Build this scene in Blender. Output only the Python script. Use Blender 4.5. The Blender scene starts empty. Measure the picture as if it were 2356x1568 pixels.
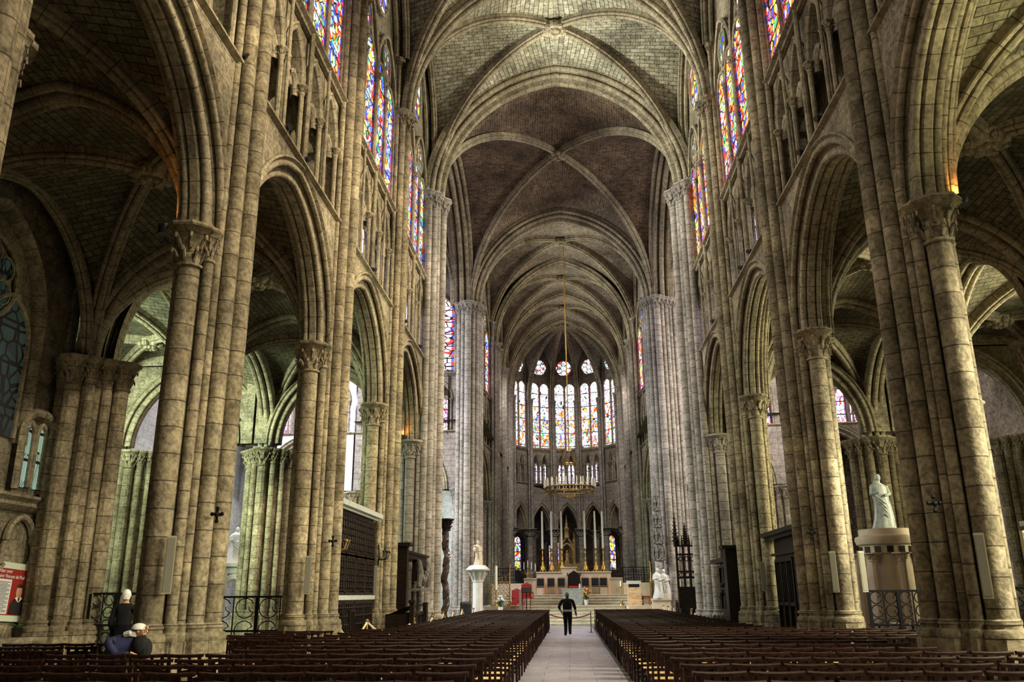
import bpy, math, random
from math import pi, sin, cos, sqrt, atan2, radians
from mathutils import Vector as V3, Matrix
random.seed(7)
C = bpy.context.scene.collection
# ------------------------------------------------------------------ camera, exposure, light
cam_d = bpy.data.cameras.new('camera'); cam = bpy.data.objects.new('camera', cam_d); C.objects.link(cam)
cam_d.sensor_width = 36.0; cam_d.lens = 1923.2/2356*36; cam_d.clip_end = 400
YAW, PITCH, ROLL = -.0643, .2946, -.0077
cam.matrix_world = Matrix.Translation((.057, 0, 1.7)) @ Matrix.Rotation(-YAW, 4, 'Z') @ Matrix.Rotation(pi/2+PITCH, 4, 'X') @ Matrix.Rotation(ROLL, 4, 'Z')
bpy.context.scene.camera = cam
vs = bpy.context.scene.view_settings
vs.view_transform = 'Standard'; vs.look = 'None'; vs.gamma = 1; vs.use_curve_mapping = False
vs.exposure = -0.3
bpy.context.scene.cycles.max_bounces = 5; bpy.context.scene.cycles.diffuse_bounces = 2; bpy.context.scene.cycles.glossy_bounces = 2
w = bpy.data.worlds.new('sky'); bpy.context.scene.world = w; w.use_nodes = True
w.node_tree.nodes['Background'].inputs[0].default_value = (.6, .68, .8, 1)
w.node_tree.nodes['Background'].inputs[1].default_value = .01

def area(name, loc, target, size, sizey, power, col, spread=None):
    d = bpy.data.lights.new(name, 'AREA'); d.shape = 'RECTANGLE'; d.size = size; d.size_y = sizey
    d.energy = power; d.color = col
    if spread: d.spread = radians(spread)
    o = bpy.data.objects.new(name, d); C.objects.link(o); o.location = loc
    o.rotation_euler = (V3(target)-V3(loc)).to_track_quat('-Z', 'Y').to_euler()
    return o
def spot(name, loc, target, power, col, ang=90, blend=.6, r=.1):
    d = bpy.data.lights.new(name, 'SPOT'); d.energy = power; d.color = col; d.spot_size = radians(ang); d.spot_blend = blend; d.shadow_soft_size = r
    o = bpy.data.objects.new(name, d); C.objects.link(o); o.location = loc
    o.rotation_euler = (V3(target)-V3(loc)).to_track_quat('-Z', 'Y').to_euler()
WARM = (1, .84, .56); NEUT = (1, .96, .9); GREEN = (.80, 1, .70); COOL = (.86, .9, 1)
# daylight of the west front windows behind the camera
area('west_window_light', (3, -6, 16), (-2, 22, 9), 4, 6, 330, (1, .92, .68))
# daylight falling through the clerestory windows, south side stronger
for y, p in ((4.5, 2800), (12.5, 4700), (22.5, 4500), (31.1, 2900)):
    spot('south_clerestory_light', (5.1, y, 18.5), (-5.5, y+3.5, 9), p*2.5, (1, .86, .60), 88, .7, .25)
for y, p in ((11, 900), (22.5, 1500), (31.1, 1200)):
    spot('north_clerestory_light', (-5.1, y, 18.5), (5.5, y+3, 8), p*2.2, (.98, .93, .76), 100, .6, .25)
for y, p in ((24.2, 1300), (31.1, 3600), (54, 1500), (61.5, 1100), (68.5, 900)):
    spot('south_vault_light', (4.3, y, 19.5), (-5, y, 22.5), p, (1, .96, .74), 110, .8, .25)
    spot('north_vault_light', (-4.3, y, 19.5), (5, y, 22.5), p*1.9, (.97, .98, .84), 110, .8, .25)
# daylight through the aisle windows and the transept roses
for y in (4, 10.5, 17.5):
    area('south_aisle_light', (12.4, y-1, 7.0), (6.4, y+1.2, 2.2), 2.5, 3, 1000, (1, .93, .66), 75)
area('south_aisle_vault_light', (12.3, 8, 6.5), (9.5, 9, 11.5), 2.5, 3, 700, (1, .95, .55), 100)
area('north_aisle_light', (-12.0, 14, 4.5), (-11.5, 20.5, 2), 2, 3, 50, WARM)
area('north_chapel_light', (-19.5, 22.5, 8.5), (-14, 33, 5), 4, 5, 3200, GREEN, 120)
area('north_rose_light', (-20, 42, 14), (-8, 46, 5), 8, 10, 8500, COOL, 130)
area('south_rose_light', (20, 42, 14), (6, 42, 8), 8, 10, 7500, (1, .93, .84), 130)
area('south_chapel_light', (20, 24, 7), (12, 26, 6), 5, 8, 2600, (1, .95, .6), 120)
# unseen fill spots added over the altar steps; daylight of the choir windows
for x in (-3.6, 3.6):
    spot('choir_clerestory_light', (x, 60, 19), (-x*.3, 76, 9), 3200, (1, .95, .88), 80, .8, .4)
    spot('choir_clerestory_light', (x, 53, 19), (-x*1.2, 60, 9), 2100, (1, .95, .88), 90, .8, .4)
spot('sanctuary_fill_light', (-3.5, 51, 15), (0, 53, 1), 2600, (1, .9, .72), 50, .6, .3)
spot('sanctuary_fill_light', (3.5, 51, 15), (1, 53, 1), 2600, (1, .9, .72), 50, .6, .3)

# ------------------------------------------------------------------ materials
def new_mat(name):
    m = bpy.data.materials.new(name); m.use_nodes = True
    nt = m.node_tree; b = nt.nodes['Principled BSDF']
    return m, nt, b, nt.nodes, nt.links
def stone(name, c1, c2, mortar, bw, rh, ms=.014, off=.5, blotch=.35, bump=.5, rough=.85, low=None):
    m, nt, b, N, L = new_mat(name)
    uv = N.new('ShaderNodeUVMap'); br = N.new('ShaderNodeTexBrick'); br.offset = off
    L.new(uv.outputs[0], br.inputs[0])
    for i, c in ((1, c1), (2, c2), (3, mortar)): br.inputs[i].default_value = (*c, 1)
    br.inputs['Scale'].default_value = 1; br.inputs['Mortar Size'].default_value = ms; br.inputs['Mortar Smooth'].default_value = .3
    br.inputs['Bias'].default_value = -.1; br.inputs['Brick Width'].default_value = bw; br.inputs['Row Height'].default_value = rh
    tc = N.new('ShaderNodeTexCoord'); gp = N.new('ShaderNodeNewGeometry')
    n1 = N.new('ShaderNodeTexNoise'); n1.inputs['Scale'].default_value = .55; n1.inputs['Detail'].default_value = 5
    n2 = N.new('ShaderNodeTexNoise'); n2.inputs['Scale'].default_value = 14; n2.inputs['Detail'].default_value = 4
    L.new(gp.outputs['Position'], n1.inputs['Vector']); L.new(gp.outputs['Position'], n2.inputs['Vector'])
    r1 = N.new('ShaderNodeMapRange'); r1.inputs[1].default_value = .35; r1.inputs[2].default_value = .65
    r1.inputs[3].default_value = 1-blotch; r1.inputs[4].default_value = 1+blotch*.35
    L.new(n1.outputs[0], r1.inputs[0])
    r2 = N.new('ShaderNodeMapRange'); r2.inputs[1].default_value = .3; r2.inputs[2].default_value = .6
    r2.inputs[3].default_value = 1-blotch; r2.inputs[4].default_value = 1.08
    L.new(n2.outputs[0], r2.inputs[0])
    mu = N.new('ShaderNodeMath'); mu.operation = 'MULTIPLY'; L.new(r1.outputs[0], mu.inputs[0]); L.new(r2.outputs[0], mu.inputs[1])
    n4 = N.new('ShaderNodeTexNoise'); n4.inputs['Scale'].default_value = 4.5; n4.inputs['Detail'].default_value = 6; n4.inputs['Roughness'].default_value = .65; L.new(gp.outputs['Position'], n4.inputs['Vector'])
    r4 = N.new('ShaderNodeMapRange'); r4.inputs[1].default_value = .38; r4.inputs[2].default_value = .56; r4.inputs[3].default_value = 1-blotch*.8; r4.inputs[4].default_value = 1.12; L.new(n4.outputs[0], r4.inputs[0])
    m4 = N.new('ShaderNodeMath'); m4.operation = 'MULTIPLY'; L.new(mu.outputs[0], m4.inputs[0]); L.new(r4.outputs[0], m4.inputs[1]); mu = m4
    if low:   # older, more porous stone below a given height
        sx = N.new('ShaderNodeSeparateXYZ'); L.new(gp.outputs['Position'], sx.inputs[0])
        lt = N.new('ShaderNodeMath'); lt.operation = 'LESS_THAN'; lt.inputs[1].default_value = low; L.new(sx.outputs[2], lt.inputs[0])
        ml = N.new('ShaderNodeMath'); ml.operation = 'MULTIPLY_ADD'; ml.inputs[1].default_value = -.2; ml.inputs[2].default_value = 1
        L.new(lt.outputs[0], ml.inputs[0])
        m3 = N.new('ShaderNodeMath'); m3.operation = 'MULTIPLY'; L.new(mu.outputs[0], m3.inputs[0]); L.new(ml.outputs[0], m3.inputs[1]); mu = m3
    hs = N.new('ShaderNodeVectorMath'); hs.operation = 'SCALE'
    L.new(br.outputs[0], hs.inputs[0]); L.new(mu.outputs[0], hs.inputs['Scale'])
    L.new(hs.outputs[0], b.inputs['Base Color']); b.inputs['Roughness'].default_value = rough
    b.inputs['Specular IOR Level'].default_value = .25
    ad = N.new('ShaderNodeMath'); ad.operation = 'MULTIPLY_ADD'; ad.inputs[1].default_value = -.6
    L.new(br.outputs[1], ad.inputs[0]); L.new(n2.outputs[0], ad.inputs[2])
    bp = N.new('ShaderNodeBump'); bp.inputs['Strength'].default_value = bump; bp.inputs['Distance'].default_value = .03
    L.new(ad.outputs[0], bp.inputs['Height']); L.new(bp.outputs[0], b.inputs['Normal'])
    return m
def plain(name, col, rough=.5, metal=0, noise=0, nscale=6, bump=0, stretch=(1, 1, 1), c2=None, coat=0):
    m, nt, b, N, L = new_mat(name)
    b.inputs['Base Color'].default_value = (*col, 1); b.inputs['Roughness'].default_value = rough; b.inputs['Metallic'].default_value = metal
    b.inputs['Coat Weight'].default_value = coat
    if name in ('dark_wood', 'chair_wood', 'black_iron'): b.inputs['Specular IOR Level'].default_value = .22
    if noise or c2:
        tc = N.new('ShaderNodeTexCoord'); mp = N.new('ShaderNodeMapping'); mp.inputs['Scale'].default_value = stretch
        n = N.new('ShaderNodeTexNoise'); n.inputs['Scale'].default_value = nscale; n.inputs['Detail'].default_value = 5
        L.new(tc.outputs['Object'], mp.inputs[0]); L.new(mp.outputs[0], n.inputs[0])
        mx = N.new('ShaderNodeMix'); mx.data_type = 'RGBA'
        d = c2 or tuple(c*(1-noise) for c in col)
        mx.inputs[6].default_value = (*d, 1); mx.inputs[7].default_value = (*[min(1, c*(1+noise*.5)) for c in col], 1)
        rr = N.new('ShaderNodeMapRange'); rr.inputs[1].default_value = .36; rr.inputs[2].default_value = .64
        L.new(n.outputs[0], rr.inputs[0]); L.new(rr.outputs[0], mx.inputs[0]); L.new(mx.outputs[2], b.inputs['Base Color'])
        if bump:
            bp = N.new('ShaderNodeBump'); bp.inputs['Strength'].default_value = bump; bp.inputs['Distance'].default_value = .02
            L.new(n.outputs[0], bp.inputs['Height']); L.new(bp.outputs[0], b.inputs['Normal'])
    return m
def glow(name, col, s):
    m, nt, b, N, L = new_mat(name); b.inputs['Base Color'].default_value = (*col, 1)
    b.inputs['Emission Color'].default_value = (*col, 1); b.inputs['Emission Strength'].default_value = s
    return m
def stained(name, palette, strength, scale=(3, 3), sat_z=None, bar=.62, lead=.07, medal=None, border=((.9, .05, .05), (.08, .1, .9))):
    """leaded stained glass lit from outside; palette = [(upto, colour)]; uv.x runs -1..1 across the light, uv.y is metres"""
    m, nt, b, N, L = new_mat(name)
    uv = N.new('ShaderNodeUVMap'); oi = N.new('ShaderNodeObjectInfo')
    mp = N.new('ShaderNodeVectorMath'); mp.operation = 'MULTIPLY'; mp.inputs[1].default_value = (scale[0], scale[1], 1)
    L.new(uv.outputs[0], mp.inputs[0])
    of = N.new('ShaderNodeMath'); of.operation = 'MULTIPLY'; of.inputs[1].default_value = 37; L.new(oi.outputs['Random'], of.inputs[0])
    ad = N.new('ShaderNodeVectorMath'); ad.operation = 'ADD'; L.new(mp.outputs[0], ad.inputs[0])
    cx = N.new('ShaderNodeCombineXYZ'); L.new(of.outputs[0], cx.inputs[2]); L.new(of.outputs[0], cx.inputs[0]); L.new(cx.outputs[0], ad.inputs[1])
    vo = N.new('ShaderNodeTexVoronoi'); vo.inputs['Scale'].default_value = 1; vo.voronoi_dimensions = '3D'
    ve = N.new('ShaderNodeTexVoronoi'); ve.feature = 'DISTANCE_TO_EDGE'; ve.inputs['Scale'].default_value = 1
    L.new(ad.outputs[0], vo.inputs['Vector']); L.new(ad.outputs[0], ve.inputs['Vector'])
    sp = N.new('ShaderNodeSeparateColor'); L.new(vo.outputs['Color'], sp.inputs[0])
    # broad patches so that colours cluster into figures
    big = N.new('ShaderNodeTexNoise'); big.inputs['Scale'].default_value = .45; big.inputs['Detail'].default_value = 1; L.new(ad.outputs[0], big.inputs['Vector'])
    mixv = N.new('ShaderNodeMath'); mixv.operation = 'MULTIPLY_ADD'; mixv.inputs[1].default_value = .62; L.new(sp.outputs[0], mixv.inputs[0])
    bg = N.new('ShaderNodeMapRange'); bg.inputs[1].default_value = .3; bg.inputs[2].default_value = .7; bg.inputs[3].default_value = 0; bg.inputs[4].default_value = .38
    L.new(big.outputs[0], bg.inputs[0]); L.new(bg.outputs[0], mixv.inputs[2])
    su = N.new('ShaderNodeSeparateXYZ'); L.new(uv.outputs[0], su.inputs[0])
    val = mixv
    if sat_z:   # below sat_z[0] full colours, above sat_z[1] mostly clear glass
        rz = N.new('ShaderNodeMapRange'); rz.inputs[1].default_value = sat_z[0]; rz.inputs[2].default_value = sat_z[1]
        rz.inputs[3].default_value = 1; rz.inputs[4].default_value = sat_z[2]
        L.new(su.outputs[1], rz.inputs[0]); mm = N.new('ShaderNodeMath'); mm.operation = 'MULTIPLY'
        L.new(mixv.outputs[0], mm.inputs[0]); L.new(rz.outputs[0], mm.inputs[1]); val = mm
    cr = N.new('ShaderNodeValToRGB'); cr.color_ramp.interpolation = 'CONSTANT'; e = cr.color_ramp.elements
    e[0].position = 0; e[0].color = (*palette[0][1], 1); e[1].position = palette[1][0]; e[1].color = (*palette[1][1], 1)
    for p, c in palette[2:]: x = e.new(p); x.color = (*c, 1)
    L.new(val.outputs[0], cr.inputs[0]); col = cr.outputs[0]
    if border:
        ab = N.new('ShaderNodeMath'); ab.operation = 'ABSOLUTE'; L.new(su.outputs[0], ab.inputs[0])
        gt = N.new('ShaderNodeMath'); gt.operation = 'GREATER_THAN'; gt.inputs[1].default_value = .84; L.new(ab.outputs[0], gt.inputs[0])
        ck = N.new('ShaderNodeMath'); ck.operation = 'MODULO'; ck.inputs[1].default_value = .5; L.new(su.outputs[1], ck.inputs[0])
        c2 = N.new('ShaderNodeMath'); c2.operation = 'GREATER_THAN'; c2.inputs[1].default_value = .25; L.new(ck.outputs[0], c2.inputs[0])
        bm_ = N.new('ShaderNodeMix'); bm_.data_type = 'RGBA'; bm_.inputs[6].default_value = (*border[0], 1); bm_.inputs[7].default_value = (*border[1], 1)
        L.new(c2.outputs[0], bm_.inputs[0])
        m2 = N.new('ShaderNodeMix'); m2.data_type = 'RGBA'; L.new(gt.outputs[0], m2.inputs[0]); L.new(col, m2.inputs[6]); L.new(bm_.outputs[2], m2.inputs[7]); col = m2.outputs[2]
    # leads and saddle bars
    g1 = N.new('ShaderNodeMath'); g1.operation = 'GREATER_THAN'; g1.inputs[1].default_value = lead; L.new(ve.outputs[0], g1.inputs[0])
    md = N.new('ShaderNodeMath'); md.operation = 'PINGPONG'; md.inputs[1].default_value = bar; L.new(su.outputs[1], md.inputs[0])
    g2 = N.new('ShaderNodeMath'); g2.operation = 'GREATER_THAN'; g2.inputs[1].default_value = .035; L.new(md.outputs[0], g2.inputs[0])
    g3 = N.new('ShaderNodeMath'); g3.operation = 'MULTIPLY'; L.new(g1.outputs[0], g3.inputs[0]); L.new(g2.outputs[0], g3.inputs[1])
    st = N.new('ShaderNodeMath'); st.operation = 'MULTIPLY'; st.inputs[1].default_value = strength; L.new(g3.outputs[0], st.inputs[0])
    b.inputs['Base Color'].default_value = (.02, .02, .02, 1); b.inputs['Roughness'].default_value = .3
    L.new(col, b.inputs['Emission Color']); L.new(st.outputs[0], b.inputs['Emission Strength'])
    return m
WH = (.95, .95, 1); BL = (.05, .09, .95); RD = (.85, .03, .02); GR = (.05, .6, .12); YE = (1, .75, .08); OR = (1, .28, .02); LB = (.35, .65, 1); PU = (.35, .08, .7)
M = {}
M['pier'] = stone('pier_stone', (.36, .30, .195), (.24, .195, .12), (.10, .08, .05), 40, .43, ms=.011, off=0, low=1.95, blotch=.45)
M['pier_grey'] = stone('crossing_stone', (.38, .34, .29), (.27, .24, .20), (.10, .085, .07), 40, .36, ms=.012, off=0, blotch=.3)
M['wall'] = stone('wall_stone', (.33, .28, .19), (.27, .225, .15), (.18, .15, .10), .85, .38, ms=.01, blotch=.5)
M['wall_grey'] = stone('choir_stone', (.34, .29, .25), (.26, .22, .185), (.13, .11, .09), .8, .34, ms=.012, blotch=.3)
M['mould'] = stone('moulding_stone', (.34, .29, .195), (.26, .215, .14), (.10, .08, .05), .42, 40, ms=.010, off=0, blotch=.4)
M['web'] = stone('vault_web_stone', (.44, .415, .30), (.26, .24, .165), (.06, .05, .035), .44, .2, ms=.014, blotch=.45)
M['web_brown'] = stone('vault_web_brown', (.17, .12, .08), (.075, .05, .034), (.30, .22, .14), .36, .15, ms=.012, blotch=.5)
M['web_choir'] = stone('choir_web_stone', (.30, .25, .19), (.21, .17, .125), (.10, .08, .06), .38, .16, ms=.01, blotch=.4)
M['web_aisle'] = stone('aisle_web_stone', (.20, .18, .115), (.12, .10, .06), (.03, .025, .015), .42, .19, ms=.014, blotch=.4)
M['white_wall'] = stone('transept_wall_stone', (.62, .64, .66), (.54, .56, .58), (.42, .43, .45), .8, .38, ms=.012, blotch=.15)
M['wood'] = plain('dark_wood', (.014, .009, .007), .38, noise=.6, nscale=5, stretch=(1, 1, 8))
M['chair'] = plain('chair_wood', (.017, .006, .004), .36, noise=.5, nscale=7, stretch=(6, 1, 1))
M['chair_mid'] = plain('light_chair_wood', (.42, .2, .08), .4, noise=.4)
M['rush'] = plain('rush', (.62, .42, .17), .75, noise=.5, nscale=30, bump=.4, stretch=(1, 6, 1))
M['iron'] = plain('black_iron', (.012, .012, .013), .45, metal=.6)
M['gold'] = plain('gilt', (.75, .48, .12), .35, metal=.85, noise=.4, nscale=12)
M['gold_dull'] = plain('old_gilt', (.36, .24, .09), .5, metal=.6, noise=.5, nscale=9)
M['wax'] = plain('wax', (.82, .8, .72), .5)
M['marble'] = plain('white_marble', (.60, .57, .52), .4, noise=.12, nscale=3)
M['marble_grey'] = plain('grey_marble', (.42, .44, .42), .35, noise=.2, nscale=8)
M['cream'] = plain('cream_stone', (.58, .46, .33), .6, noise=.12, nscale=3)
M['vein'] = plain('veined_marble', (.78, .58, .36), .4, c2=(.50, .26, .10), nscale=3, stretch=(1, 1, 7))
M['steps'] = stone('step_stone', (.56, .49, .38), (.44, .38, .28), (.3, .25, .19), 2.6, .18, ms=.006, blotch=.15, bump=.05, rough=.5)
M['floor'] = stone('aisle_flagstones', (.33, .30, .345), (.26, .24, .28), (.10, .09, .10), 1.1, .75, ms=.01, blotch=.2, bump=.04, rough=.32)
M['floor_dark'] = stone('nave_flagstones', (.10, .085, .07), (.075, .062, .05), (.03, .025, .02), .8, .8, ms=.012, blotch=.3, bump=.05, rough=.45)
M['relief'] = plain('carved_relief', (.17, .155, .13), .6, noise=.5, nscale=9)
M['black'] = plain('black_cloth', (.006, .006, .007), .95, noise=.4, nscale=20)
M['red'] = plain('red_velvet', (.35, .012, .018), .7, noise=.3, nscale=15)
M['rope'] = plain('cream_rope', (.55, .47, .30), .7, noise=.4, nscale=40)
M['rope_red'] = plain('dark_red_rope', (.16, .02, .02), .6)
M['brass'] = plain('brass', (.6, .42, .15), .3, metal=.9)
M['grey_panel'] = plain('speaker_grille', (.16, .15, .115), .6, noise=.15, nscale=60)
M['panel_frame'] = plain('speaker_frame', (.30, .265, .17), .5)
M['lamp_metal'] = plain('lamp_metal', (.03, .03, .032), .4, metal=.5)
M['lamp_lens'] = glow('lamp_lens', (1, .62, .2), 14)
M['glass_dark'] = plain('lamp_glass', (.02, .02, .025), .12)
M['green'] = plain('leaves', (.03, .09, .02), .6, noise=.4)
M['petal'] = plain('white_petals', (.8, .8, .76), .6)
M['petal_o'] = plain('orange_petals', (.8, .35, .08), .6)
M['pot'] = plain('pot', (.7, .68, .62), .5)
M['poster_white'] = plain('poster_mount', (.6, .66, .52), .6)
M['poster_red'] = plain('poster_red', (.30, .02, .015), .6)
M['ink'] = plain('poster_ink', (.02, .015, .015), .6)
M['paper'] = plain('paper', (.75, .75, .75), .6)
M['skin'] = plain('skin', (.50, .27, .17), .55)
M['white_hair'] = plain('white_hair', (.62, .6, .57), .8, noise=.3, nscale=40)
M['dark_hair'] = plain('dark_hair', (.015, .012, .010), .7)
M['navy'] = plain('navy_cloth', (.008, .010, .055), .75, noise=.4, nscale=9)
M['cloth_grey'] = plain('grey_cloth', (.22, .22, .23), .8)
M['cloth_white'] = plain('white_cloth', (.6, .6, .58), .8)
M['black_marble'] = plain('black_marble', (.02, .02, .022), .25)
M['twist'] = plain('twisted_marble', (.07, .045, .04), .25, noise=.5, nscale=6)
NAVE_PAL = [(0, BL), (.16, WH), (.27, YE), (.38, RD), (.5, LB), (.58, BL), (.68, GR), (.76, WH), (.86, OR)]
SOUTH_PAL = [(0, RD), (.14, YE), (.28, WH), (.36, OR), (.48, RD), (.58, BL), (.68, YE), (.76, GR), (.84, WH), (.9, YE)]
M['glass_n'] = stained('stained_glass_north', NAVE_PAL, 2.5, (2.6, 4.2), lead=.06)
M['glass_s'] = stained('stained_glass_south', SOUTH_PAL, 2.5, (2.6, 4.2), lead=.06)
M['glass_rose'] = stained('stained_glass_tracery', [(0, WH), (.25, BL), (.38, GR), (.46, WH), (.6, RD), (.68, YE), (.8, WH), (.9, PU)], 1.9, (2, 3), bar=9, lead=.05, border=None)
M['glass_apse'] = stained('stained_glass_apse', [(0, WH), (.43, LB), (.5, WH), (.56, OR), (.63, RD), (.7, YE), (.76, BL), (.82, GR), (.88, OR)], 2.6, (2.2, 3.2), sat_z=(17.6, 19.6, .42), lead=.05, border=((.75, .2, .9), (1, .85, .4)))
M['glass_apse_rose'] = stained('apse_tracery_glass', [(0, WH), (.62, RD), (.7, LB), (.78, WH), (.9, GR)], 2.6, (2, 3), bar=9, lead=.04, border=None)
M['glass_clear'] = stained('clear_leaded_glass', [(0, (.85, .8, 1)), (.5, (.9, .85, 1)), (.8, (.75, .7, 1)), (.92, (.6, .5, .95))], 2.4, (2, 2.2), lead=.04, bar=.45, border=((.7, .2, .8), (.3, .2, .9)))
M['glass_amb'] = stained('stained_glass_ambulatory', [(0, WH), (.3, YE), (.42, WH), (.52, BL), (.6, RD), (.7, LB), (.8, YE), (.9, GR)], 1.9, (1.8, 2.6), lead=.05, bar=.4, border=((.15, .1, .9), (.9, .85, .2)))
M['glass_transept'] = stained('stained_glass_transept', [(0, (.95, .8, .95)), (.45, (.9, .5, .75)), (.58, RD), (.66, WH), (.78, PU), (.88, (.9, .7, .9))], 2.6, (2, 2.6), lead=.05, bar=.4)

# ------------------------------------------------------------------ mesh helper
class G:
    def __init__(s): s.v = []; s.f = []; s.uv = []; s.mi = []; s.cur = 0
    def vert(s, p): s.v.append(tuple(p)); return len(s.v)-1
    def face(s, idx, uv=None): s.f.append(tuple(idx)); s.uv.append(uv); s.mi.append(s.cur)
    def poly(s, pts, uv=None): s.face([s.vert(p) for p in pts], uv)
    def grid(s, rows, us=None, vs=None, closed=False):
        """rows: list of equal-length point lists; us per column / vs per row may be numbers or nested lists"""
        n = len(rows[0]); idx = [[s.vert(p) for p in r] for r in rows]
        def U(i, j): return us[i][j] if isinstance(us[0], (list, tuple)) else us[j]
        def W(i, j): return vs[i][j] if isinstance(vs[0], (list, tuple)) else vs[i]
        for i in range(len(rows)-1):
            for j in range(n if closed else n-1):
                k = (j+1) % n
                uv = None
                if us is not None: uv = [(U(i, j), W(i, j)), (U(i, j+1), W(i, j+1) if isinstance(vs[0], (list, tuple)) else W(i, j)), (U(i+1, j+1), W(i+1, j+1) if isinstance(vs[0], (list, tuple)) else W(i+1, j)), (U(i+1, j), W(i+1, j))]
                s.face((idx[i][j], idx[i][k], idx[i+1][k], idx[i+1][j]), uv)
        return idx
    def box(s, x0, x1, y0, y1, z0, z1):
        p = [(x, y, z) for z in (z0, z1) for y in (y0, y1) for x in (x0, x1)]
        i = [s.vert(q) for q in p]
        for f in ((0, 1, 3, 2), (4, 6, 7, 5), (0, 4, 5, 1), (2, 3, 7, 6), (0, 2, 6, 4), (1, 5, 7, 3)): s.face([i[k] for k in f])
    def beam(s, a, b, wx, wy=None, up=(0, 0, 1)):
        a, b = V3(a), V3(b); d = (b-a).normalized(); up = V3(up)
        if abs(d.dot(up)) > .98: up = V3((0, 1, 0))
        x = d.cross(up).normalized(); y = x.cross(d); wy = wy or wx
        i = [s.vert(e+x*sx*wx/2+y*sy*wy/2) for e in (a, b) for sx, sy in ((-1, -1), (1, -1), (1, 1), (-1, 1))]
        for f in ((0, 3, 2, 1), (4, 5, 6, 7), (0, 1, 5, 4), (1, 2, 6, 5), (2, 3, 7, 6), (3, 0, 4, 7)): s.face([i[k] for k in f])
    def tube(s, path, r, n=6, closed=False, caps=True):
        P = [V3(p) for p in path]; m = len(P); R = r if isinstance(r, (list, tuple)) else [r]*m
        rows = []; prev = None; vacc = 0; vs = []
        for i, p in enumerate(P):
            a = P[(i-1) % m] if (closed or i > 0) else p; b = P[(i+1) % m] if (closed or i < m-1) else p
            t = (b-a).normalized()
            if prev is None:
                u = t.cross(V3((0, 0, 1)));  u = t.cross(V3((0, 1, 0))) if u.length < .1 else u
            else: u = prev-t*prev.dot(t)
            u.normalize(); prev = u; w_ = t.cross(u)
            rows.append([p+(u*cos(2*pi*k/n)+w_*sin(2*pi*k/n))*R[i] for k in range(n)])
            if i: vacc += (p-P[i-1]).length
            vs.append(vacc)
        if closed: rows.append(rows[0]); vs.append(vacc+(P[0]-P[-1]).length)
        us = [2*pi*R[0]*k/n for k in range(n+1)]
        idx = s.grid(rows, us, vs, closed=True)
        if caps and not closed: s.face(idx[0][::-1]); s.face(idx[-1])
    def shaft(s, x, y, r, z0, z1, n=12):
        rows = [[(x+r*cos(2*pi*k/n), y+r*sin(2*pi*k/n), z) for k in range(n)] for z in (z0, z1)]; o = random.random()*9 if z1-z0 > 3 else 0
        s.grid(rows, [r*2*pi*k/n for k in range(n+1)], [z0+o, z1+o], closed=True)
    def lathe(s, c, prof, n=12, ph=0):
        rows = [[(c[0]+r*cos(2*pi*k/n+ph), c[1]+r*sin(2*pi*k/n+ph), c[2]+z) for k in range(n)] for r, z in prof]
        idx = s.grid(rows, [prof[0][0]*2*pi*k/n for k in range(n+1)], [c[2]+z for r, z in prof], closed=True)
        s.face(idx[0][::-1]); s.face(idx[-1])
    def ball(s, c, r, n=8, m=5, sc=(1, 1, 1)):
        rows = [[(c[0]+r*sc[0]*sin(pi*i/m)*cos(2*pi*k/n), c[1]+r*sc[1]*sin(pi*i/m)*sin(2*pi*k/n), c[2]+r*sc[2]*cos(pi*i/m)) for k in range(n)] for i in range(m+1)]
        s.grid(rows, closed=True)
    def prism(s, pts, z0, z1):
        """pts (x, y) outline extruded in z, with u running round the outline"""
        n = len(pts); u = [0]
        for i in range(n): u.append(u[-1]+math.dist(pts[i], pts[(i+1) % n]))
        idx = s.grid([[(x, y, z0) for x, y in pts], [(x, y, z1) for x, y in pts]], u, [z0, z1], closed=True)
        s.face(idx[0][::-1]); s.face(idx[1])
    def build(s, name, mats, parent=None, flat=False, angle=.6):
        me = bpy.data.meshes.new(name); me.from_pydata(s.v, [], s.f)
        mats = mats if isinstance(mats, (list, tuple)) else [mats]
        for m in mats: me.materials.append(M[m] if isinstance(m, str) else m)
        uvl = me.uv_layers.new(name='UVMap'); data = []
        for f, uv in zip(s.f, s.uv):
            if uv is None:
                p = [s.v[i] for i in f]; a, b, c = V3(p[0]), V3(p[1]), V3(p[2]); nn = (b-a).cross(c-a)
                ax = max(range(3), key=lambda k: abs(nn[k]))
                uv = [((q[1], q[2]) if ax == 0 else (q[0], q[2]) if ax == 1 else (q[0], q[1])) for q in p]
            for q in uv: data.extend(q)
        uvl.data.foreach_set('uv', data)
        me.polygons.foreach_set('material_index', s.mi)
        if not flat:
            me.polygons.foreach_set('use_smooth', [True]*len(s.f)); me.update(); me.set_sharp_from_angle(angle=angle)
        me.update()
        o = bpy.data.objects.new(name, me); C.objects.link(o)
        if parent: o.parent = parent
        return o
def empty(name, loc=(0, 0, 0), rz=0):
    o = bpy.data.objects.new(name, None); C.objects.link(o); o.location = loc; o.rotation_euler = (0, 0, rz); o.empty_display_size = .2
    return o
def tag(o, label=None, cat=None, group=None, kind=None):
    for k, v in (('label', label), ('category', cat), ('group', group), ('kind', kind)):
        if v: o[k] = v
    return o
def copy_tree(o, parent=None):
    c = o.copy(); C.objects.link(c); c.parent = parent
    for ch in KIDS.get(o.name, []): copy_tree(ch, c)
    return c
KIDS = {}
def kids(root):   # register children once so copying needs no scene update
    for o in C.objects:
        if o.parent == root: KIDS.setdefault(root.name, []).append(o); kids(o)

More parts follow.
